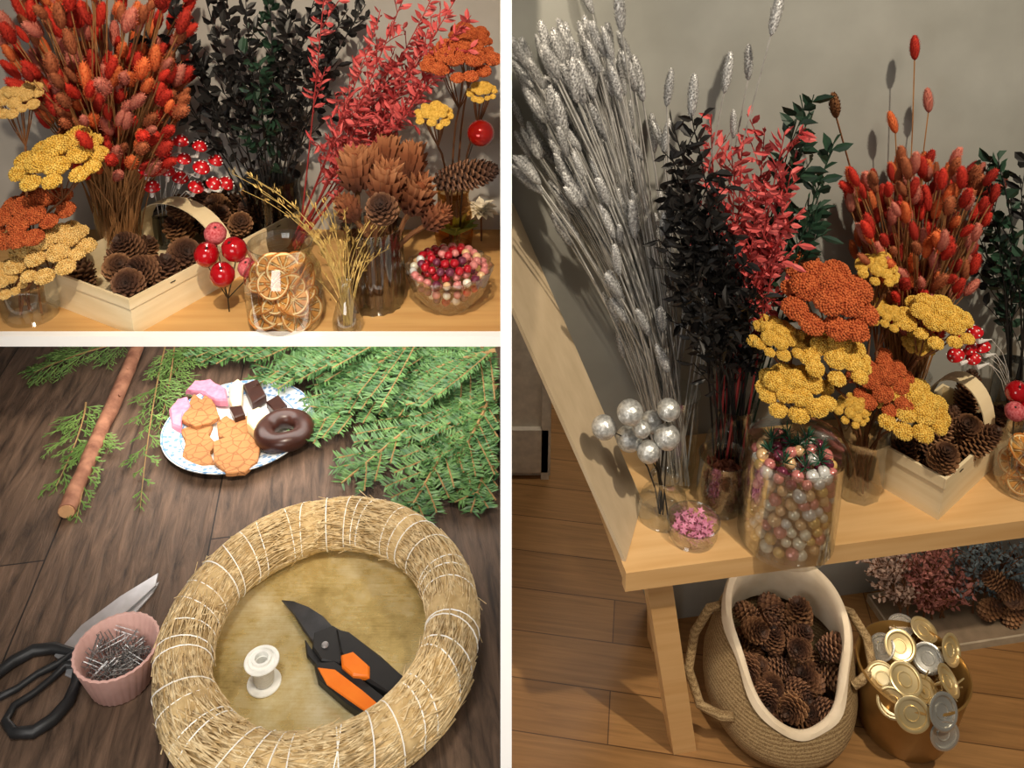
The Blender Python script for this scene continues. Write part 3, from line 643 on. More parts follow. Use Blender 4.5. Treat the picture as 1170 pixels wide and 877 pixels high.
lh=pp('lower_handle',[(368,760),(388,758),(416,774),(448,800),(466,822),(460,833),(440,828),(402,802),(372,776)],.003,.014,m_blk,.003)
pp('orange_grip',[(372,766),(390,768),(420,790),(450,816),(460,828),(450,830),(416,808),(382,784)],.0141,.0158,m_org,.001,lh)
pp('thumb_catch',[(397,752),(410,748),(428,764),(428,776),(410,774),(398,764)],.0125,.0185,m_org,.002,uh)
pc_=sum((V(a) for a in poly([(380,742)],zt+.0125,po)),V((0,0)))
b=MB(); b.lathe([(0,.002),(.003,.0018),(.004,0)],16,Matrix.Translation((pc_.x,pc_.y,.0125))); b.build('pivot_bolt',m_bright,root)
# cup of pins
cpz=ZT+.045; cp=at_z(133,738,cpz); cp.z=ZT
m_pink=mat('pink_ceramic',(200,156,146),(212,170,160),rough=.45)
lathe_thing('cup','pink ribbed ceramic cup full of steel pins','cup',cp,[(0,.0005),(.027,.0005),(.030,.002),(.0405,.044),(.041,.0455),(.0385,.046),(.037,.044),(.029,.006),(0,.006)],m_pink,96,None,.014,32)
for i in range(110):
    a=R(0,6.283); r=.027*math.sqrt(R(0,1)); p=V((r*math.cos(a),r*math.sin(a),R(.018,.038))); d=rvec(1); d.z*=.7; d.normalize(); L=R(.018,.030); e=p+d*L*.5; s=p-d*L*.5
    def inb(q): 
        h=math.hypot(q.x,q.y); mx=.026+.007*min(1,max(0,q.z)/.045); 
        return V((q.x*min(1,mx/h),q.y*min(1,mx/h),max(.008,q.z))) if h>0 else q
    e,s=inb(e),inb(s); n=d.orthogonal().normalized()*.004
    b=MB(); b.tube([s,e,e+n,s+n*.9],.0005,4); o=b.build('floral_pin',m_pinw,None,True,cp); tag(o,'dark steel bent wire pin in the pink cup','pin','wire pins in the pink cup')
# scissors
so=at_z(80,755,ZT); root=thing('scissors','open scissors with black handles beside the pink cup','scissors',so)
def poly0(px,z,o): return [(at_z(x,y,z)-o).xy for (x,y) in px]
def sp_(name,px,z0,z1,m,bev=.0008):
    b=MB(); b.prism(poly0(px,ZT+z1,so),z0,z1,bev); return b.build(name,m,root,False)
sp_('blade',[(181,654),(178,668),(152,692),(114,724),(92,750),(74,758),(62,748),(92,714),(138,680)],.0035,.0055,m_bright)
sp_('blade',[(182,664),(174,678),(144,712),(108,756),(88,776),(74,770),(80,742),(118,702)],.001,.003,m_bright)
def loop(name,px,r=.0058):
    b=MB(); b.tube([at_z(x,y,ZT+.006)-so for x,y in px],[r*(.85+.25*math.sin(i*6.283/len(px))) for i in range(len(px))],8,True); b.build(name,m_blk,root)
loop('handle',[(86,746),(62,740),(38,743),(14,756),(-6,772),(-14,790),(0,796),(20,786),(42,770),(66,758)])
loop('handle',[(89,758),(87,780),(78,802),(60,822),(38,836),(16,837),(6,824),(16,806),(38,792),(58,776),(74,760)])
b=MB(); b.lathe([(0,.0025),(.0035,.0022),(.004,0)],14,Matrix.Translation(at_z(92,742,ZT+.0055)-so)); b.build('pivot_screw',m_bright,root)
# stick
P0=at_z(76,584,ZT+.0115); P1=at_z(158,396,ZT+.012); n=12; pts=[P0.lerp(P1,t/11)+V((R(-.0015,.0015),0,R(-.0003,.0003))) for t in range(n)]
so2=P0.copy(); so2.z=ZT; sroot=thing('stick','straight reddish brown bark stick left of the plate','stick',so2)
m_bark=mat('bark',(104,62,44),(160,112,86),rough=.8,scale=50,bump=.6); m_cut=mat('cut_wood',(190,146,104),rough=.7)
bk=MB(); bk.tube([p-so2 for p in pts],[.0108*R(.92,1.05) for _ in pts],12)
for (t,l) in ((.3,.010),(.62,.008),(.8,.012)):
    p=P0.lerp(P1,t)-so2; bk.tube([p,p+V((R(-1,1)*.012,-.004,.008+l*.3))],[.004,.002],6)
bk.build('bark',m_bark,sroot)
dd=(P0-P1).normalized(); b=MB(); b.tube([P0-so2-dd*.0002,P0-so2+dd*.001],.0098,12); b.build('cut_end',m_cut,sroot,False)
# spruce branches
m_needle=mat('spruce_needle',(42,84,46),(98,136,72),rough=.45,scale=60); m_twig=mat('spruce_twig',(132,104,64),rough=.8)
def okt(p): return p[0]<-.008 and p[1]<YW-.006 and p[2]>ZT+.0005 and p[2]<ZS-.022
def spruce(b0,b1,label,z0=.03,z1=.012,nt=11,tl=.085):
    A=at_z(b0[0],b0[1],ZT+z0); B=at_z(b1[0],b1[1],ZT+z1); o=A.copy(); o.z=ZT; root=thing('spruce_branch',label,'branch',o,'spruce branches above the wreath')
    mid=A.lerp(B,.5)+V((R(-.02,.02),R(-.02,.02),.012)); pts=bez(A,mid,B,14); s=MB(); nd=MB(); s.tube(pts,[.0034*(1-.6*i/13) for i in range(14)],6)
    def needles(pp,ln):
        for i in range(len(pp)-1):
            seg=pp[i+1]-pp[i]; t=seg.normalized(); n=int(seg.length/.0010); hz=t.cross(V((0,0,1))).normalized()
            for k in range(n):
                p=pp[i]+seg*(k/n); sd=hz*random.choice((-1,1))*R(.5,1)+V((0,0,R(-.3,.7))); d=(t*R(.45,.75)+sd.normalized()).normalized(); w=d.cross(V((R(-.3,.3),R(-.8,0),1))).normalized()*.0012
                L=ln*R(.85,1.08); nd.add([p-w*.7,p+w*.7,p+d*L*.6+w,p+d*L,p+d*L*.6-w],[(0,1,2,3,4)])
    needles(pts[2:],.017)
    for k in range(nt*2):
        t=.03+.92*(k//2)/nt; i=min(12,int(t*13)); p=pts[i].lerp(pts[i+1],t*13-i); tg=(pts[i+1]-pts[i]).normalized(); sd=tg.cross(V((0,0,1))).normalized()*(1 if k%2 else -1)
        L=tl*(1.1-.8*t)*R(.8,1.1); d=(tg*R(.75,.95)+sd*R(.7,.95)+V((0,0,R(-.08,.12)))).normalized(); tp_=bez(p,p+d*L*.5,p+d*L+tg*L*.06,6); s.tube(tp_,.0013,4); needles(tp_,.015)
    s.clip(okt); nd.clip(okt); s.v=[tuple(V(a)-o) for a in s.v]; nd.v=[tuple(V(a)-o) for a in nd.v]
    s.build('twigs',m_twig,root); nd.build('needles',m_needle,root,False)
for b0,b1,z0,tl in [((520,388),(285,432),.06,.11),((555,396),(335,500),.05,.12),((560,410),(390,552),.035,.11),((566,430),(458,602),.04,.11),((440,388),(330,412),.075,.10),((568,470),(538,585),.02,.08),((566,400),(430,455),.09,.11),((350,388),(215,402),.03,.08),((560,388),(470,500),.075,.12),((566,440),(505,555),.06,.10),((480,388),(360,470),.08,.11)]:
    spruce(b0,b1,'deep green spruce branch lying across the table behind the wreath',z0,.012,10,tl)
# cypress sprays
m_cyp=mat('cypress_green',(76,110,50),(122,152,78),rough=.6,scale=60)
def cypress(b0,b1,label,L0=.05):
    A=at_z(b0[0],b0[1],ZT+.012); B=at_z(b1[0],b1[1],ZT+.006); o=A.copy(); o.z=ZT; root=thing('cypress_sprig',label,'branch',o,'cypress sprigs around the stick'); g=MB(); s=MB()
    pts=bez(A,A.lerp(B,.5)+V((R(-.015,.015),R(-.015,.015),.012)),B,12); s.tube(pts,[.0016*(1-.7*i/11) for i in range(12)],5)
    def spray(p,d,L,lev):
        q=bez(p,p+d*L*.5,p+d*L+V((0,0,-.1*L)),5); g.tube(q,[.0007,.0008,.0007,.0006,.0003] if lev else [.0009]*4+[.0005],3)
        if lev<2:
            n=max(3,int(L/.0062))
            for k in range(n):
                t=(k+1)/(n+1); pp=q[0].lerp(q[-1],t); sd=d.cross(V((0,0,1))).normalized()*(1 if k%2 else -1); dn=(d+sd*R(.4,.8)+V((0,0,R(-.15,.15)))).normalized(); spray(pp,dn,L*(.5-.2*t)*R(.6,1.4),lev+1)
    for k in range(16):
        t=.06+.92*k/16; i=min(10,int(t*11)); p=pts[i].lerp(pts[i+1],t*11-i); tg=(pts[i+1]-pts[i]).normalized(); sd=tg.cross(V((0,0,1))).normalized()*(1 if k%2 else -1)
        spray(p,(tg*R(.7,1.2)+sd*R(.5,1.1)+V((0,0,R(-.05,.15)))).normalized(),L0*(1.1-.6*t)*R(.5,1.5),0 if L0>.035 else 1)
    spray(pts[-2],(pts[-1]-pts[-2]).normalized(),L0*.7,1)
    g.clip(okt); s.clip(okt); g.v=[tuple(V(a)-o) for a in g.v]; s.v=[tuple(V(a)-o) for a in s.v]
    s.build('twig',m_twig,root); g.build('foliage',m_cyp,root)
for b0,b1,L0 in [((190,390),(160,580),.05),((150,388),(38,426),.05),((98,460),(64,555),.04),((118,490),(88,590),.036),((230,388),(195,430),.045),((200,388),(182,490),.045)]:
    cypress(b0,b1,'light green feathery cypress sprig lying by the bark stick',L0)
# plate with sweets
pc=at_z(274,494,ZT)
def plate_mat():
    m,nt,b=base_mat('plate_glaze'); N=nt.nodes; L=nt.links; tc=N.new('ShaderNodeTexCoord'); vo=N.new('ShaderNodeTexVoronoi'); vo.inputs['Scale'].default_value=130; L.new(tc.outputs['Object'],vo.inputs['Vector'])
    rp=N.new('ShaderNodeValToRGB'); rp.color_ramp.elements[0].position=.30; rp.color_ramp.elements[1].position=.5; rp.color_ramp.elements[0].color=lin((112,146,182)); rp.color_ramp.elements[1].color=lin((214,219,220)); L.new(vo.outputs['Distance'],rp.inputs['Fac'])
    L.new(rp.outputs[0],b.inputs['Base Color']); b.inputs['Roughness'].default_value=.2; return m
m_porc=mat('porcelain',(226,226,220),rough=.2); m_blue=plate_mat(); m_bluel=mat('blue_line',(92,132,174),rough=.25)
root=thing('plate','white plate with blue patterned rim holding cookies and sweets','plate',pc)
b=MB(); b.lathe([(0,.004),(.062,.004),(.075,.008),(.078,.0086),(.078,.006),(.06,.001),(.058,0),(0,0)],56); b.build('plate_well',m_porc,root)
b=MB(); b.lathe([(.077,.0088),(.103,.016),(.106,.0165),(.1055,.0148),(.077,.0066)],64); rimo=b.build('patterned_rim',m_blue,root)
for (ra,rb_) in ((.0795,.0812),(.1028,.1044)):
    fz=lambda r:.0088+(r-.077)*.277+.0003
    b=MB(); b.lathe([(ra,fz(ra)),(rb_,fz(rb_))],64); b.build('blue_line',m_bluel,rimo)
def biscuit_mat():
    m,nt,b=base_mat('spiced_biscuit'); N=nt.nodes; L=nt.links; tc=N.new('ShaderNodeTexCoord')
    vo=N.new('ShaderNodeTexVoronoi'); vo.inputs['Scale'].default_value=75; vo.feature='DISTANCE_TO_EDGE'; L.new(tc.outputs['Object'],vo.inputs['Vector'])
    no=N.new('ShaderNodeTexNoise'); no.inputs['Scale'].default_value=260; no.inputs['Detail'].default_value=3; L.new(tc.outputs['Object'],no.inputs[0])
    mr=N.new('ShaderNodeMapRange'); mr.inputs['From Max'].default_value=.09; L.new(vo.outputs['Distance'],mr.inputs['Value'])
    mx=N.new('ShaderNodeMath'); mx.operation='MULTIPLY_ADD'; mx.inputs[1].default_value=.35; L.new(no.outputs['Fac'],mx.inputs[0]); L.new(mr.outputs[0],mx.inputs[2])
    rp=N.new('ShaderNodeValToRGB'); rp.color_ramp.elements[0].position=.1; rp.color_ramp.elements[1].position=1.0; rp.color_ramp.elements[0].color=lin((126,80,43)); rp.color_ramp.elements[1].color=lin((168,114,67)); L.new(mx.outputs[0],rp.inputs['Fac']); L.new(rp.outputs[0],b.inputs['Base Color'])
    bp=N.new('ShaderNodeBump'); bp.inputs['Strength'].default_value=.5; bp.inputs['Distance'].default_value=.0012; L.new(mx.outputs[0],bp.inputs['Height']); L.new(bp.outputs[0],b.inputs['Normal']); b.inputs['Roughness'].default_value=.85; return m
m_bis=biscuit_mat(); m_pinkc=mat('pink_icing',(206,120,146),(226,150,172),rough=.5,scale=120,bump=.3); m_choc=mat('dark_chocolate',(46,24,19),(60,33,26),rough=.3); m_wchoc=mat('pale_fudge',(222,200,146),rough=.5); m_milk=mat('milk_biscuit',(216,190,154),rough=.6)
def sweet(name,label,cat,px,z0,z1,m,bev=.002,sub=True,top=None,group=None,jit=.5):
    o=at_z(sum(p[0] for p in px)/len(px),sum(p[1] for p in px)/len(px),ZT+z1); o.z=ZT+z0
    pts=px
    if sub:
        pts=[]
        for i in range(len(px)):
            a=px[i]; c=px[(i+1)%len(px)]
            for t in(0,.33,.66): pts.append((a[0]+(c[0]-a[0])*t+R(-jit,jit),a[1]+(c[1]-a[1])*t+R(-jit,jit)))
    b=MB(); b.prism([(at_z(x,y,ZT+z1)-o).xy for x,y in pts],0,z1-z0,bev)
    ob=b.build(name,m,None,False,o); tag(ob,label,cat,group); return ob
sweet('biscuit','embossed spiced biscuit at the left of the plate','biscuit',[(206,490),(225,484),(243,486),(238,496),(248,506),(240,516),(246,530),(224,534),(207,524),(212,506)],.006,.012,m_bis,.0012)
sweet('biscuit','embossed spiced biscuit at the back of the plate','biscuit',[(247,482),(258,474),(270,482),(282,474),(294,488),(288,500),(266,502),(250,498)],.006,.0118,m_bis,.0012)
sweet('biscuit','large embossed spiced biscuit at the front of the plate','biscuit',[(243,504),(262,497),(284,494),(297,508),(294,526),(280,539),(258,540),(244,526)],.0125,.0185,m_bis,.0012)
sweet('biscuit','windmill shaped spiced biscuit leaning beside the pink wafer','biscuit',[(206,478),(214,464),(221,449),(231,456),(236,448),(246,462),(251,476),(240,482),(222,486)],.0125,.0185,m_bis,.0012)
sweet('wafer','pink iced sweet at the back of the plate','sweet',[(212,445),(222,434),(240,432),(258,442),(260,456),(246,456),(228,446)],.010,.022,m_pinkc,.003)
sweet('wafer','pink iced sweet at the left rim of the plate','sweet',[(193,466),(203,454),(214,452),(218,462),(208,474),(206,488),(196,484)],.010,.021,m_pinkc,.003)
sweet('chocolate_bar','pale biscuit piece beside the dark chocolate','sweet',[(262,440),(272,432),(278,438),(276,462),(266,466),(262,456)],.008,.020,m_milk,.002)
sweet('chocolate_piece','square dark chocolate piece at the back of the plate','chocolate',[(278,438),(294,432),(304,450),(288,460)],.008,.022,m_choc,.002,False)
sweet('chocolate_piece','small dark chocolate piece left of the square one','chocolate',[(262,464),(276,462),(280,472),(268,476)],.010,.022,m_choc,.002,False)
sweet('chocolate_piece','flat dark chocolate piece behind the chocolate ring','chocolate',[(304,458),(318,450),(328,462),(316,472)],.008,.020,m_choc,.002,False)
sweet('fudge_cube','small pale fudge cube in the middle of the plate','sweet',[(282,470),(296,464),(306,474),(304,486),(290,490),(282,482)],.013,.030,m_wchoc,.002,False)
dn=at_z(325,495,ZT+.018); dn.z=ZT+.023; b=MB()
b.tube([(.0275*math.cos(.131*k),.0275*math.sin(.131*k),.0006*math.sin(k*.52)) for k in range(48)],.0142,18,True); tag(b.build('chocolate_ring',m_choc,None,True,dn),'glossy chocolate coated ring cake at the right of the plate','cake')
# ================================================================== RIGHT BAY
def rr_(px,py): return at_z(px,py,ZR)
fl0=at_z(712,646,ZR)
Lx0=fl0.dot(ER)
root=thing('wooden_shelf','pale pine bench shelf carrying the vases by the grey wall','shelf',ER*(Lx0+.6)+NR*((WF+WR)/2)+V((0,0,0)),None,PHI)
dpth=WR-WF-.010
b=MB(); b.box((0,-.003,ZR-.009),(1.2,dpth,.018)); b.build('shelf_top',m_pine,root,False)
b=MB(); b.box((.0,-dpth/2-.009,ZR-.0125),(1.2,.012,.026)); b.build('front_rail',m_pine,root,False)
for (x,y,dx) in [(-.555,-.075,.055),(-.50,.07,.02),(.55,-.075,0),(.55,.07,0)]:
    b=MB(); b.prism([(-.015,-.012),(.015,-.012),(.015,.012),(-.015,.012)],0,ZR-.018,.0005)
    b.v=[(a[0]+x+dx*(1-a[2]/(ZR-.018)),a[1]+y,a[2]) for a in b.v]; b.build('leg',m_pine,root,False)
# silver grass
vs_=rr_(768,548)
lathe_thing('vase','tall clear glass vase holding the silver grasses','vase',vs_,vase_prof(.027,.13,.026,.028),m_glass)
sil=[]
for i in range(195):
    if i%4==0: px,py=R(596,690),R(50,240)
    elif i%4==1: px,py=R(598,735),R(60,280)
    else: px,py=R(640,764),R(70,420)
    if px<700 and py>300-(700-px)*.4: py=R(60,240)
    if px>735 and py<150: py=R(180,430)
    sil.append((px,py))
sil+=[(710,32),(676,12),(690,60),(720,70),(790,130),(828,102),(855,88),(882,36),(838,155),(762,118),(640,70),(610,90),(845,300),(800,355)]
for (px,py) in sil:
    tip=at_n(px,py,R(.83,.935))
    if tip.x<.016: tip.x=.016
    bs=vs_+V((R(-.018,.018),R(-.018,.018),.006))
    stem_thing('silver_grass_stem','silver painted dried grass stem in the tall left vase','dried grass','silver grasses in the tall vase',bs,tip,random.choice(H_sil),R(.034,.054),m_silverst,.22,.0010,.5)
# black, red and green branches
vm=rr_(830,552); vm.y=min(vm.y,(WR-.05+vm.x*math.sin(PHI))/math.cos(PHI))
lathe_thing('vase','tall clear glass vase holding black, red and green foliage','vase',vm,vase_prof(.030,.12,.022,.028),m_glass)
def vmb(): return vm+V((R(-.014,.014),R(-.014,.014),.006))
for (px,py) in [(768,140),(784,195),(762,225),(796,155),(808,225),(776,280),(798,320),(834,300),(768,180),(818,270),(788,245)]:
    branch('foliage_branch','black dried foliage branch between the silver grasses and red leaves','branch','black branches of the right shelf',vmb(),at_n(px,py,R(.765,.82)),ok_right,m_black,m_black,.019,.009,.34,9,.085,.0062,mid=.35,ang=.7)
for (px,py) in [(812,145),(848,165),(874,145),(897,150),(904,195),(866,212),(888,245),(856,260),(840,185),(874,280)]:
    branch('foliage_branch','pinkish red dried leaf branch left of the dark green one','branch','red branches of the right shelf',vmb(),at_n(px,py,R(.80,.88)),ok_right,m_redleaf,m_redst,.018,.007,.42,10,.08,.0058,mid=.38,ang=.65)
for (px,py) in [(930,108),(912,130),(954,160),(906,185),(945,200),(935,235)]:
    branch('foliage_branch','dark green dried leaf branch beside the red leaves','branch','dark green branches of the right shelf',vmb(),at_n(px,py,R(.82,.89)),ok_right,m_dgreen,m_dgreen,.024,.011,.45,6,.06,.0095,mid=.45,ang=.6)
for (px,py) in [(800,385),(850,345),(845,400),(825,375)]:
    branch('foliage_branch','short black foliage branch hanging over the vase neck','branch','short black branches of the right shelf',vmb()+V((0,-.01,.05)),at_n(px,py,R(.78,.82)),ok_right,m_black,m_black,.018,.009,.4,9,.055,.005,mid=.1,lift=.9)
# silver bauble picks
vq=rr_(757,588)
lathe_thing('vase','small clear glass bud vase holding silver baubles','vase',vq,[(0,.003),(.026,.003),(.029,0),(.030,.012),(.026,.030),(.016,.043),(.015,.052),(.018,.056),(.0165,.056),(.0138,.050)],m_glassc)
m_silb=mat('silver_bauble',(160,160,156),(234,234,230),rough=.35,metal=.55,scale=260,bump=.6)
for (px,py,rp) in [(720,471,16),(690,488,15),(719,501,16),(745,482,14),(764,468,14),(762,499,16),(741,516,14),(733,490,11)]:
    t=at_n(px,py,.785+R(-.02,.015)); pick('bauble_pick','silver bauble on a wire in the small bud vase','bauble',vq+V((R(-.006,.006),R(-.006,.006),.005)),t,rp*mpp(t)*.95,m_silb,'silver baubles in the bud vase')
# star dish
ds=rr_(791,612)
lathe_thing('glass_dish','small round glass dish of pink stars at the shelf edge','dish',ds,[(0,.003),(.024,.003),(.026,0),(.028,.006),(.029,.022),(.0305,.024),(.028,.024),(.026,.008)],m_glassc)
m_star=mat('pink_star',(198,112,146),(218,150,176),rough=.4,rnd=.2)
b=MB(); b.prism([((.005 if k%2==0 else .0022)*math.cos(k*.6283),(.005 if k%2==0 else .0022)*math.sin(k*.6283)) for k in range(10)],-.0006,.0006,.0002); STAR=b.mesh('star',m_star,False)
for i in range(60):
    a=i*2.39996; r=.0225*math.sqrt((i%20+.5)/20); o=put(STAR,'star',None,ds+V((r*math.cos(a),r*math.sin(a),.007+.0055*(i//20)+R(0,.003))),zrot(V((R(-.7,.7),R(-.9,.5),1)))); tag(o,'tiny pink star in the small glass dish','star','pink stars in the glass dish')
# anise jar
aj=rr_(822,576)
lathe_thing('glass_jar','short clear glass jar of brown star anise','jar',aj,vase_prof(.029,.072,.028,.0295),m_glassc)
m_an=mat('anise',(86,42,26),(120,64,40),rough=.7,rnd=.2)
b=MB()
for k in range(8):
    a=k*.785; o=V((math.cos(a),math.sin(a),0)); b.leaf((0,0,0),o,V((0,0,1)),.012,.0055,.4); b.leaf((0,0,-.001),o,V((0,0,-1)),.012,.0055,.4)
b.ball((0,0,0),.002,6,4); ANI=b.mesh('star_anise',m_an)
for i in range(44):
    a=i*2.39996; lev=i//11; r=.016*math.sqrt(((i%11)+.5)/11)+.001; o=put(ANI,'star_anise',None,aj+V((r*math.cos(a),r*math.sin(a),.012+.0125*lev+R(0,.004))),zrot(rvec(1)+V((math.cos(a)*.8,math.sin(a)*.8,.2))),R(.8,1)); tag(o,'brown star anise in the short glass jar','star anise','star anise in the jar')
# big bauble jar
bj=rr_(902,622); bj+=NR*.012
jr,jh=.054,.126
lathe_thing('glass_jar','large clear glass cylinder jar packed with gold and plum baubles','jar',bj,[(0,.005),(jr*.93,.005),(jr*.95,0),(jr,.006),(jr,jh-.003),(jr+.001,jh),(jr-.002,jh),(jr-.003,jh-.004),(jr-.003,.007),(0,.007)],m_glassc,48)
for lev in range(8):
    z=.0140+.0132*lev
    for k in range(18):
        a=6.283*(k+.5*(lev%2))/18+R(-.05,.05); pt=(lev+R(-1.6,1.6))>4.4; top=lev>=5
        kk=random.choice(['plum','rose','champagne','rose','silver','gold'] if pt else ['gold','pearl','champagne','gold','silver','gold','rose','pearl'])
        q=jr-.0122+R(-.003,0)
        bauble(bj+V((q*math.cos(a),q*math.sin(a),z+R(-.002,.002))),R(.0056,.0078),kk,('plum, rose or gold bauble near the top of the large glass jar' if top else 'gold, pearl or rose bauble low in the large glass jar'),('plum' if top else 'gold')+' baubles in the large glass jar')
for (rr,n,z) in [(.028,11,.102),(.012,5,.106),(.036,14,.114),(.020,8,.116),(.005,2,.118)]:
    for k in range(n):
        a=6.283*k/n+rr*50; bauble(bj+V((rr*math.cos(a),rr*math.sin(a),z)),R(.0058,.0072),random.choice(['plum','rose','silver','rose','champagne','plum']),'plum, rose or gold bauble near the top of the large glass jar','plum baubles in the large glass jar')
m_gsp=mat('green_tinsel',(16,66,48),(30,96,66),rough=.5)
for k in range(11):
    a=k*.57; q=.028 if k<8 else .012; p=bj+V((q*math.cos(a*1.4),q*math.sin(a*1.4),.120)); b=MB()
    for j in range(26): b.leaf((0,0,0),rvec(1)+V((0,0,.6)),rvec(1),.016,.0016,.1)
    tag(b.build('green_sprig',m_gsp,None,False,p),'short green needle tuft on top of the bauble jar','sprig','green tufts in the bauble jar')
# facet vase and yarrow
vy=rr_(978,560); vy.y=min(vy.y,(WR-.05+vy.x*math.sin(PHI))/math.cos(PHI))
lathe_thing('vase','faceted clear glass vase holding the yellow yarrow','vase',vy,vase_prof(.029,.085,.027,.031),m_glassc,24,None,.05,8)
for (px,py,w,k,w_,lb) in [(945,337,128,'rust',.80,'wide rust orange yarrow head topping the yellow ones'),(888,386,70,'yellow',.79,'yellow yarrow head next to the black foliage'),(955,404,102,'yellow',.775,'large yellow yarrow head under the rust orange one'),(906,444,98,'yellow',.765,'broad yellow yarrow head above the bauble jar'),
     (1004,307,60,'yellow',.82,'small yellow yarrow head left of the red bouquet'),(1010,358,48,'yellow',.82,'little yellow yarrow head behind the rust orange one'),(1070,365,90,'yellow',.80,'broad yellow yarrow head in front of the red bouquet'),(1036,462,104,'yellow',.785,'large yellow yarrow head leaning over the chip basket'),
     (1006,436,90,'rust',.80,'rust orange yarrow head above the chip basket'),(976,468,48,'yellow',.78,'small yellow yarrow head at the neck of the faceted vase'),(1050,390,46,'yellow',.82,'small yellow yarrow head below the red bouquet')]:
    yarrow(lb,None,vy+V((R(-.014,.014),R(-.014,.014),.006)),at_n(px,py,w_),w,k)
# red bouquet right
vz=rr_(1050,540); vz.y=(WR-.055+vz.x*math.sin(PHI))/math.cos(PHI)
lathe_thing('vase','clear glass vase of red and orange grasses behind the lower chip basket','vase',vz,vase_prof(.03,.10),m_glass)
its=[]
for i in range(290):
    a=math.radians(R(-23,23)); L=math.sqrt(R(50**2,236**2)) if i<200 else R(40,160); px,py=(1052+L*math.sin(a)*(1 if i<200 else 1.3),430-L*math.cos(a))
    its.append((vz+V((R(-.018,.018),R(-.018,.018),.006)),at_n(px,py,R(.82,.93)),random.choice(H_red),R(.022,.034)))
its.sort(key=lambda t:NR.dot(t[1]))
ind=its[:120]; rest=its[120:]
for (px,py) in [(1045,66),(1061,126),(1023,150),(1087,188),(1100,235),(1118,250),(990,215),(1030,190)]:
    ind.append((vz+V((R(-.018,.018),R(-.018,.018),.006)),at_n(px,py,R(.84,.92)),random.choice(H_red),R(.026,.034)))
for (base,tip,hm,hs) in ind:
    stem_thing('dried_grass_stem','dried grass stem in the red and orange bouquet by the grey wall','dried grass','red bouquet of the right shelf',base,tip,hm,hs,m_straw,.18,.0008,.5)
stems_stuff('dried_grass','mass of dried grass stems at the back of the red bouquet by the grey wall','dried grass',vz,rest,m_straw,.18,.0008,.5)
root=stem_thing('dried_grass_stem','single long dark grass stem leaning left from the red bouquet','dried grass',None,vz+V((0,0,.006)),at_n(955,132,.90),head_mesh('seed_head',m_brownst),.034,m_brownst,.4)
# dark branches at far right
vd=ER*(at_n(1150,500,.88).dot(ER))+NR*.88; vd.z=ZR
lathe_thing('vase','smoked glass vase of dark foliage at the right edge','vase',vd,vase_prof(.03,.1),m_smoke)
for (px,py) in [(1120,185),(1140,185),(1165,200),(1112,255),(1180,240),(1150,290),(1185,330),(1130,230)]:
    branch('foliage_branch','dark green foliage branch at the right edge of the grey wall','branch','dark branches at the right edge',vd+V((R(-.014,.014),R(-.014,.014),.006)),at_n(px,py,R(.86,.93)),ok_right,m_dgreen if R(0,1)<.6 else m_black,m_black,.021,.011,.40,7,.065,.009,mid=.3,ang=.65)
for (px,py) in [(1096,386),(1114,380),(1106,398),(1122,396),(1092,406),(1112,410)]:
    toadstool(vd+V((R(-.006,.006),R(-.006,.006),.006)),at_n(px,py,R(.80,.83)),R(.85,1.0),'red toadstool pick with white dots above the lower chip basket','toadstool picks of the right shelf')
# basket right
hb2=.060; zb=ZR+hb2
rt,Lg,W,an=basket(at_z(998,504,zb),at_z(1080,543,zb),at_z(1158,480,zb),at_z(1078,436,zb),hb2,'pale chip wood basket of long cones at the front of the right shelf',ZR,.066,.18)
pos=[]
for x in(-.36,-.12,.12,.36):
    for y in(-.24,.22): pos.append((x+R(-.03,.03),y,.010,(R(-.3,.3),R(-.2,.3),1)))
pos+=[(-.25,0,.04,(.5,.2,.8)),(.05,.05,.046,(-.3,.4,.9)),(.3,0,.042,(.2,.3,.9)),(-.1,-.25,.040,(.5,-.3,.8)),(.14,-.25,.042,(-.4,-.5,.7)),(.36,-.25,.040,(.1,-.4,.9)),(-.32,-.25,.04,(-.2,-.5,.8))]
fill(rt,Lg,W,an,CONEL+CONE[:1],pos,'brown cone in the chip basket of the right shelf','cones in the lower chip basket',ZR,.95)
oj=rr_(1168,556)
orange_jar(oj,.036,.08,'clear glass jar of dried orange slices at the right edge of the photo','dried orange slice in the jar at the right edge','orange slices in the right jar')
ab=rr_(1152,560)
apple_pick(ab,[(at_n(1162,448,.81),.014,0),(at_n(1174,468,.80),.014,0),(at_n(1160,470,.79),.012,1)],'cluster of shiny red apples at the right edge of the photo',.014)
# ------------------------------------------------------------------ below the right shelf
def weave_mat():
    m,nt,b=base_mat('seagrass_weave'); N=nt.nodes; L=nt.links; tc=N.new('ShaderNodeTexCoord'); wv=N.new('ShaderNodeTexWave'); wv.bands_direction='Z'; wv.inputs['Scale'].default_value=75; wv.inputs['Distortion'].default_value=7; wv.inputs['Detail'].default_value=3; wv.inputs['Detail Scale'].default_value=12; L.new(tc.outputs['Object'],wv.inputs['Vector'])
    rp=N.new('ShaderNodeValToRGB'); rp.color_ramp.elements[0].color=lin((138,108,68)); rp.color_ramp.elements[1].color=lin((208,178,130)); L.new(wv.outputs['Fac'],rp.inputs['Fac']); L.new(rp.outputs[0],b.inputs['Base Color'])
    bp=N.new('ShaderNodeBump'); bp.inputs['Strength'].default_value=.7; bp.inputs['Distance'].default_value=.003; L.new(wv.outputs['Fac'],bp.inputs['Height']); L.new(bp.outputs[0],b.inputs['Normal']); b.inputs['Roughness'].default_value=.8; return m
m_weave=weave_mat(); m_lin=mat('cotton_lining',(208,190,162),(226,210,186),rough=.9,scale=30,bump=.2)
bg=at_z(884,842,0); bg.y=.868; bg.x=(884-PX)/F*(bg.y*CT+CZ*ST)
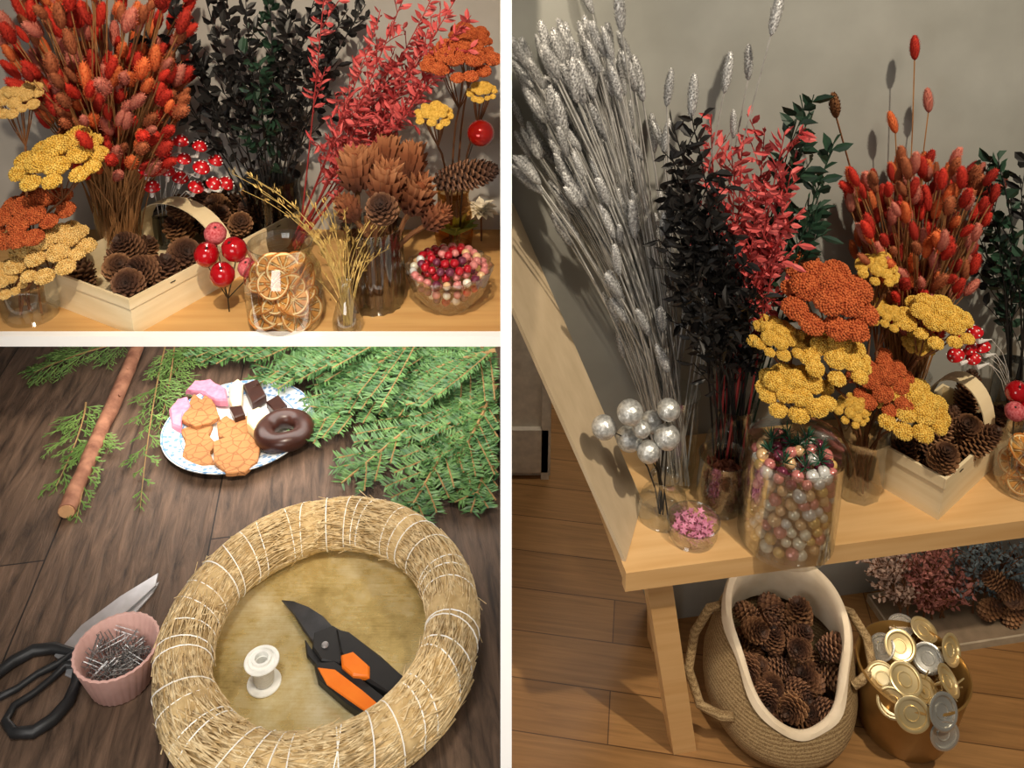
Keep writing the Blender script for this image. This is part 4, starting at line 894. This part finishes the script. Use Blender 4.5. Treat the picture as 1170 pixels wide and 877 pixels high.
root=thing('seagrass_bag','woven seagrass bag with cream lining full of cones','bag',bg)
def ring(t,a,off=0,sink=0):
    rb=[(0,.072),(.15,.093),(.4,.103),(.7,.097),(.9,.088),(1,.084)]
    for i in range(len(rb)-1):
        if t<=rb[i+1][0]: f=(t-rb[i][0])/(rb[i+1][0]-rb[i][0]); r=rb[i][1]*(1-f)+rb[i+1][1]*f; break
    r+=off+.004*t*math.sin(3*a+.8); wx=1.0-.10*t; wy=1.0+.04*t
    return V((r*wx*math.cos(a)+.006*t,r*wy*math.sin(a),.002+t*(.122+.055*math.sin(a)+.006*math.sin(2*a+1))-sink))
def rings(ts,n=64,cap=False,wav=0):
    b=MB(); vs=[]
    for j,(t,off,sink) in enumerate(ts):
        wv=wav[j] if wav else 0
        for k in range(n):
            a=6.283185*k/n; w=wv*(.5*math.sin(5*a)+.5*math.sin(8*a+2)); vs.append(ring(t,a,off+.0012*math.sin(5*a)+w*.8,sink+w*.6))
    fs=[(i*n+k,i*n+(k+1)%n,(i+1)*n+(k+1)%n,(i+1)*n+k) for i in range(len(ts)-1) for k in range(n)]
    if cap: fs.append(tuple(range(n))[::-1])
    b.add(vs,fs); return b
rings([(.0,0,0),(.05,0,0),(.15,0,0),(.3,0,0),(.45,0,0),(.6,0,0),(.75,0,0),(.9,0,0),(1,0,0),(1,-.004,0),(.9,-.0045,0),(.5,-.006,0),(.1,-.008,0)],64,True).build('bag_body',m_weave,root)
rings([(.955,.0034,0),(.975,.0032,0),(1,.0014,-.0022),(1,-.0034,-.0026),(1,-.0070,-.0006),(.95,-.011,.001),(.86,-.014,.001),(.72,-.015,0),(.55,-.015,0)],96,False,[.003,.0015,.0004,.0006,.001,.002,.003,.002,.001]).build('lining',m_lin,root)
b=MB(); b.tube([ring(.86,2.72,.002),ring(.90,2.82,.018),ring(.80,3.02,.034),ring(.66,3.25,.040),ring(.54,3.5,.032),ring(.55,3.68,.014),ring(.58,3.76,.002)],[.0062]*7,8); b.build('handle',m_weave,root)
b=MB(); b.tube([ring(.85,-.45,.003),ring(.9,-.4,.014),ring(.8,-.2,.024),ring(.75,.1,.024),ring(.85,.3,.014),ring(.85,.35,.003)],[.006]*6,8); b.build('handle',m_weave,root)
for i in range(46):
    lev=i//23; a=(i%23)*2.39996; r=.057*math.sqrt(((i%23)+.5)/23); y=r*1.03*math.sin(a); p=bg+V((r*math.cos(a)*.88+.005,y,.046+lev*.030+y*.65+R(-.004,.004)))
    o=put(random.choice(CONE),'pinecone',None,p,zrot(rvec(1)+V((0,-.3,.3))),R(.72,.95)); tag(o,'brown pine cone inside the lined seagrass bag','pine cone','pine cones in the seagrass bag')
# gold bin
m_bin=mat('antique_gold',(150,114,62),(178,140,82),rough=.35,metal=.6,scale=14)
bn=at_z(1043,760,.10); bn.z=0; br=.066
lathe_thing('gold_bin','round gold metal bin of candle plates on the floor','bin',bn,[(0,.003),(br*.74,.003),(br*.78,0),(br*.82,.006),(br*.93,.045),(br*.99,.082),(br,.096),(br*1.03,.100),(br*1.0,.102),(br*.97,.097),(br*.9,.046),(br*.76,.006),(0,.005)],m_bin,56)
DPR=[(0,.0006),(.0066,.0006),(.0070,.0016),(.0080,.0016),(.0084,.0004),(.0138,.0008),(.0148,.0030),(.0170,.0035),(.0186,.0028),(.0184,.0018),(.0155,.0002),(.0145,-.0006),(.0,-.0008)]
b=MB(); b.lathe(DPR,36); DISH=[b.mesh('dish',m_gold),b.mesh('dish',m_silvm)]
b=MB(); b.lathe([(.0022,-.001),(.0018,-.012),(.0003,-.034)],8); SPK=[b.mesh('spike',m_gold),b.mesh('spike',m_silvm)]
for i,(px,py,z,d,s) in enumerate([(1085,742,.110,(.5,-.6,.5),1.05),(1028,738,.107,(-.1,-.6,.75),1.05),(1034,776,.110,(.1,-.4,.9),1.1),(1042,815,.098,(-.2,-.8,.5),1.1),(1076,812,.104,(.3,-.7,.5),1.15),(1082,778,.104,(.6,-.3,.7),1.05),(1008,740,.098,(-.6,-.2,.7),.95),(1055,720,.102,(.2,-.2,.9),.95),(1008,775,.098,(-.5,-.5,.6),1.05),(1060,752,.097,(-.3,-.6,.7),1.0),(1078,838,.080,(.1,-.9,.35),1.0),(1020,802,.090,(-.5,-.6,.5),1.0),(1056,790,.088,(.2,-.5,.8),1.0),(1030,715,.094,(-.2,-.1,.9),.9)]):
    p=at_z(px,py,z); k=1 if i in (4,6,9,10,13) else 0
    root=thing('candle_plate',('flat round silver candle plate' if k else 'flat round pale gold candle plate')+' with spike in the gold bin','candle plate',p,('silver' if k else 'gold')+' candle plates in the gold bin'); root.rotation_mode='QUATERNION'; root.rotation_quaternion=zrot(d)
    put(DISH[k],'dish',root,None,None,s); put(SPK[k],'spike',root,None,None,s)
for i in range(40):
    a=R(0,6.283); r=.048*math.sqrt(R(0,1)); p=bn+V((r*math.cos(a),r*math.sin(a),R(.065,.097))); d=rvec(1); d.z=abs(d.z)+.2; d=d.normalized()*R(.012,.022); b=MB(); b.tube([-d,d],.0011,4); tag(b.build('gold_wire_pin',m_gold,None,True,p),'short gold wire pin between the candle plates','pin','gold pins in the bin')
# dried flowers under the shelf
tw0=at_z(1090,706,0); q=ER*(tw0.dot(ER)+.0)+NR*(WR-.065)
m_tray2=mat('cardboard_tray',(122,104,84),rough=.7)
root=thing('low_tray','low cardboard tray of dried flowers under the pine shelf','tray',(q.x,q.y,0),None,PHI)
b=MB(); b.box((0.05,0,.002),(.32,.10,.004)); b.build('tray_base',m_tray2,root,False); b=MB(); b.box((.05,-.05,.006),(.32,.003,.012)); b.box((.05,.05,.006),(.32,.003,.012)); b.box((-.11,0,.006),(.003,.10,.012)); b.box((.21,0,.006),(.003,.10,.012)); b.build('tray_rim',mat('tray_edge',(158,144,124)),root,False)
m_dpink=mat('dusty_pink',(172,104,94),(204,140,126),rough=.8); m_dblue=mat('dusty_blue',(104,120,126),(142,156,158),rough=.8); m_pale=mat('pale_pink',(192,160,140),(210,180,162),rough=.8)
for (px,py,px2,py2,m,lb_,gr) in [(1060,700,1040,640,m_dpink,'dusty pink dried flower bunch under the pine shelf','pink bunches under the shelf'),(1050,702,1070,632,m_dpink,'dusty pink dried flower bunch under the pine shelf','pink bunches under the shelf'),(1070,700,1095,665,m_dpink,'dusty pink dried flower bunch under the pine shelf','pink bunches under the shelf'),(1075,700,1060,680,m_dpink,'dusty pink dried flower bunch under the pine shelf','pink bunches under the shelf'),(1020,696,1000,640,m_pale,'pale beige dried flower bunch behind the gold bin','beige bunches under the shelf'),(1030,700,1020,635,m_pale,'pale beige dried flower bunch behind the gold bin','beige bunches under the shelf'),(1120,695,1125,630,m_dblue,'grey blue dried flower bunch under the right of the shelf','blue bunches under the shelf'),(1130,695,1150,635,m_dblue,'grey blue dried flower bunch under the right of the shelf','blue bunches under the shelf'),(1110,698,1105,630,m_dblue,'grey blue dried flower bunch under the right of the shelf','blue bunches under the shelf'),(1140,695,1165,640,m_dblue,'grey blue dried flower bunch under the right of the shelf','blue bunches under the shelf')]:
    B0=at_z(px,py,.006); B0=ER*B0.dot(ER)+NR*(WR-.065)+V((0,0,.006)); branch('dried_flower_bunch',lb_,'dried flower',gr,B0,at_n(px2,py2,WR-.06),ok_right,m,m_brownst,.008,.006,.15,34,.055,.0028,ang=.9)
for (px,py) in [(1142,690),(1156,682),(1165,694),(1150,672),(1168,672)]:
    p=at_n(px,py,WR-.09); p.z=max(p.z,.03); o=put(CONE[0],'pinecone',None,p,zrot(rvec(1)),.8); tag(o,'brown pine cone under the right end of the pine shelf','pine cone','cones under the shelf')
# ------------------------------------------------------------------ lights
def spot(name,loc,tgt,e,ang,col,rad=.04,blend=.5):
    l=bpy.data.lights.new(name,'SPOT'); l.energy=e; l.spot_size=math.radians(ang); l.spot_blend=blend; l.color=col; l.shadow_soft_size=rad
    o=bpy.data.objects.new(name,l); COL.objects.link(o); o.location=loc; o.rotation_euler=(V(tgt)-V(loc)).to_track_quat('-Z','Y').to_euler(); return o
def area(name,loc,tgt,e,sx,sy,col):
    l=bpy.data.lights.new(name,'AREA'); l.energy=e; l.shape='RECTANGLE'; l.size=sx; l.size_y=sy; l.color=col
    o=bpy.data.objects.new(name,l); COL.objects.link(o); o.location=loc; o.rotation_euler=(V(tgt)-V(loc)).to_track_quat('-Z','Y').to_euler(); return o
spot('spot_upper',(-.10,.20,1.62),(-.30,1.2,.66),68,52,(1,.84,.63),.016,1.0)
spot('spot_right',(.66,.10,1.95),(.46,.9,.46),88,58,(1,.86,.66),.022,1.0)
area('floor_fill',(.50,.15,1.5),(.25,1.0,0),2.6,.4,.4,(1,.86,.68))
area('passage_fill',(.13,1.22,1.25),(.09,1.2,0),2.6,.15,.15,(1,.86,.68))  # added fill, unseen behind the right wall, brightens the floor there
area('passage_far_fill',(.20,1.85,1.4),(.06,1.5,.1),3,.3,.3,(1,.88,.74))  # added fill out of view, lifts the far end beyond the right wall
us=ER*.60+NR*.80; area('under_bench_fill',(us.x,us.y,.308),(us.x-.01,us.y+.11,.03),.45,.35,.06,(1,.88,.72))  # added fill hidden beneath the shelf top, brightens the dried flowers below
area('table_fill',(-.38,.10,.66),(-.30,.9,.28),2.7,.45,.3,(1,.95,.89))
area('under_shelf_fill',(-.32,1.10,.476),(-.32,1.12,.2),2.4,.56,.2,(1,.95,.89))  # added fill, not a fitted lamp; lights the table beneath the wall shelf
spot('table_overhead',(-.25,.25,1.55),(-.30,.74,.28),28,48,(1,.94,.87),.12,.4)
w=bpy.data.worlds.new('World'); sc_.world=w; w.use_nodes=True; w.node_tree.nodes['Background'].inputs[0].default_value=(.92,.85,.76,1); w.node_tree.nodes['Background'].inputs[1].default_value=.11
# ------------------------------------------------------------------ camera
cd=bpy.data.cameras.new('camera'); cam=bpy.data.objects.new('camera',cd); COL.objects.link(cam); cam.location=CAM; cam.rotation_euler=(math.pi/2-TH,0,0)
cd.sensor_width=36; cd.sensor_fit='HORIZONTAL'; cd.lens=F/1170*36; cd.shift_x=(585-PX)/1170; cd.shift_y=(PY-438.5)/1170; cd.clip_start=.02
sc_.camera=cam
sc_.view_settings.view_transform='Standard'
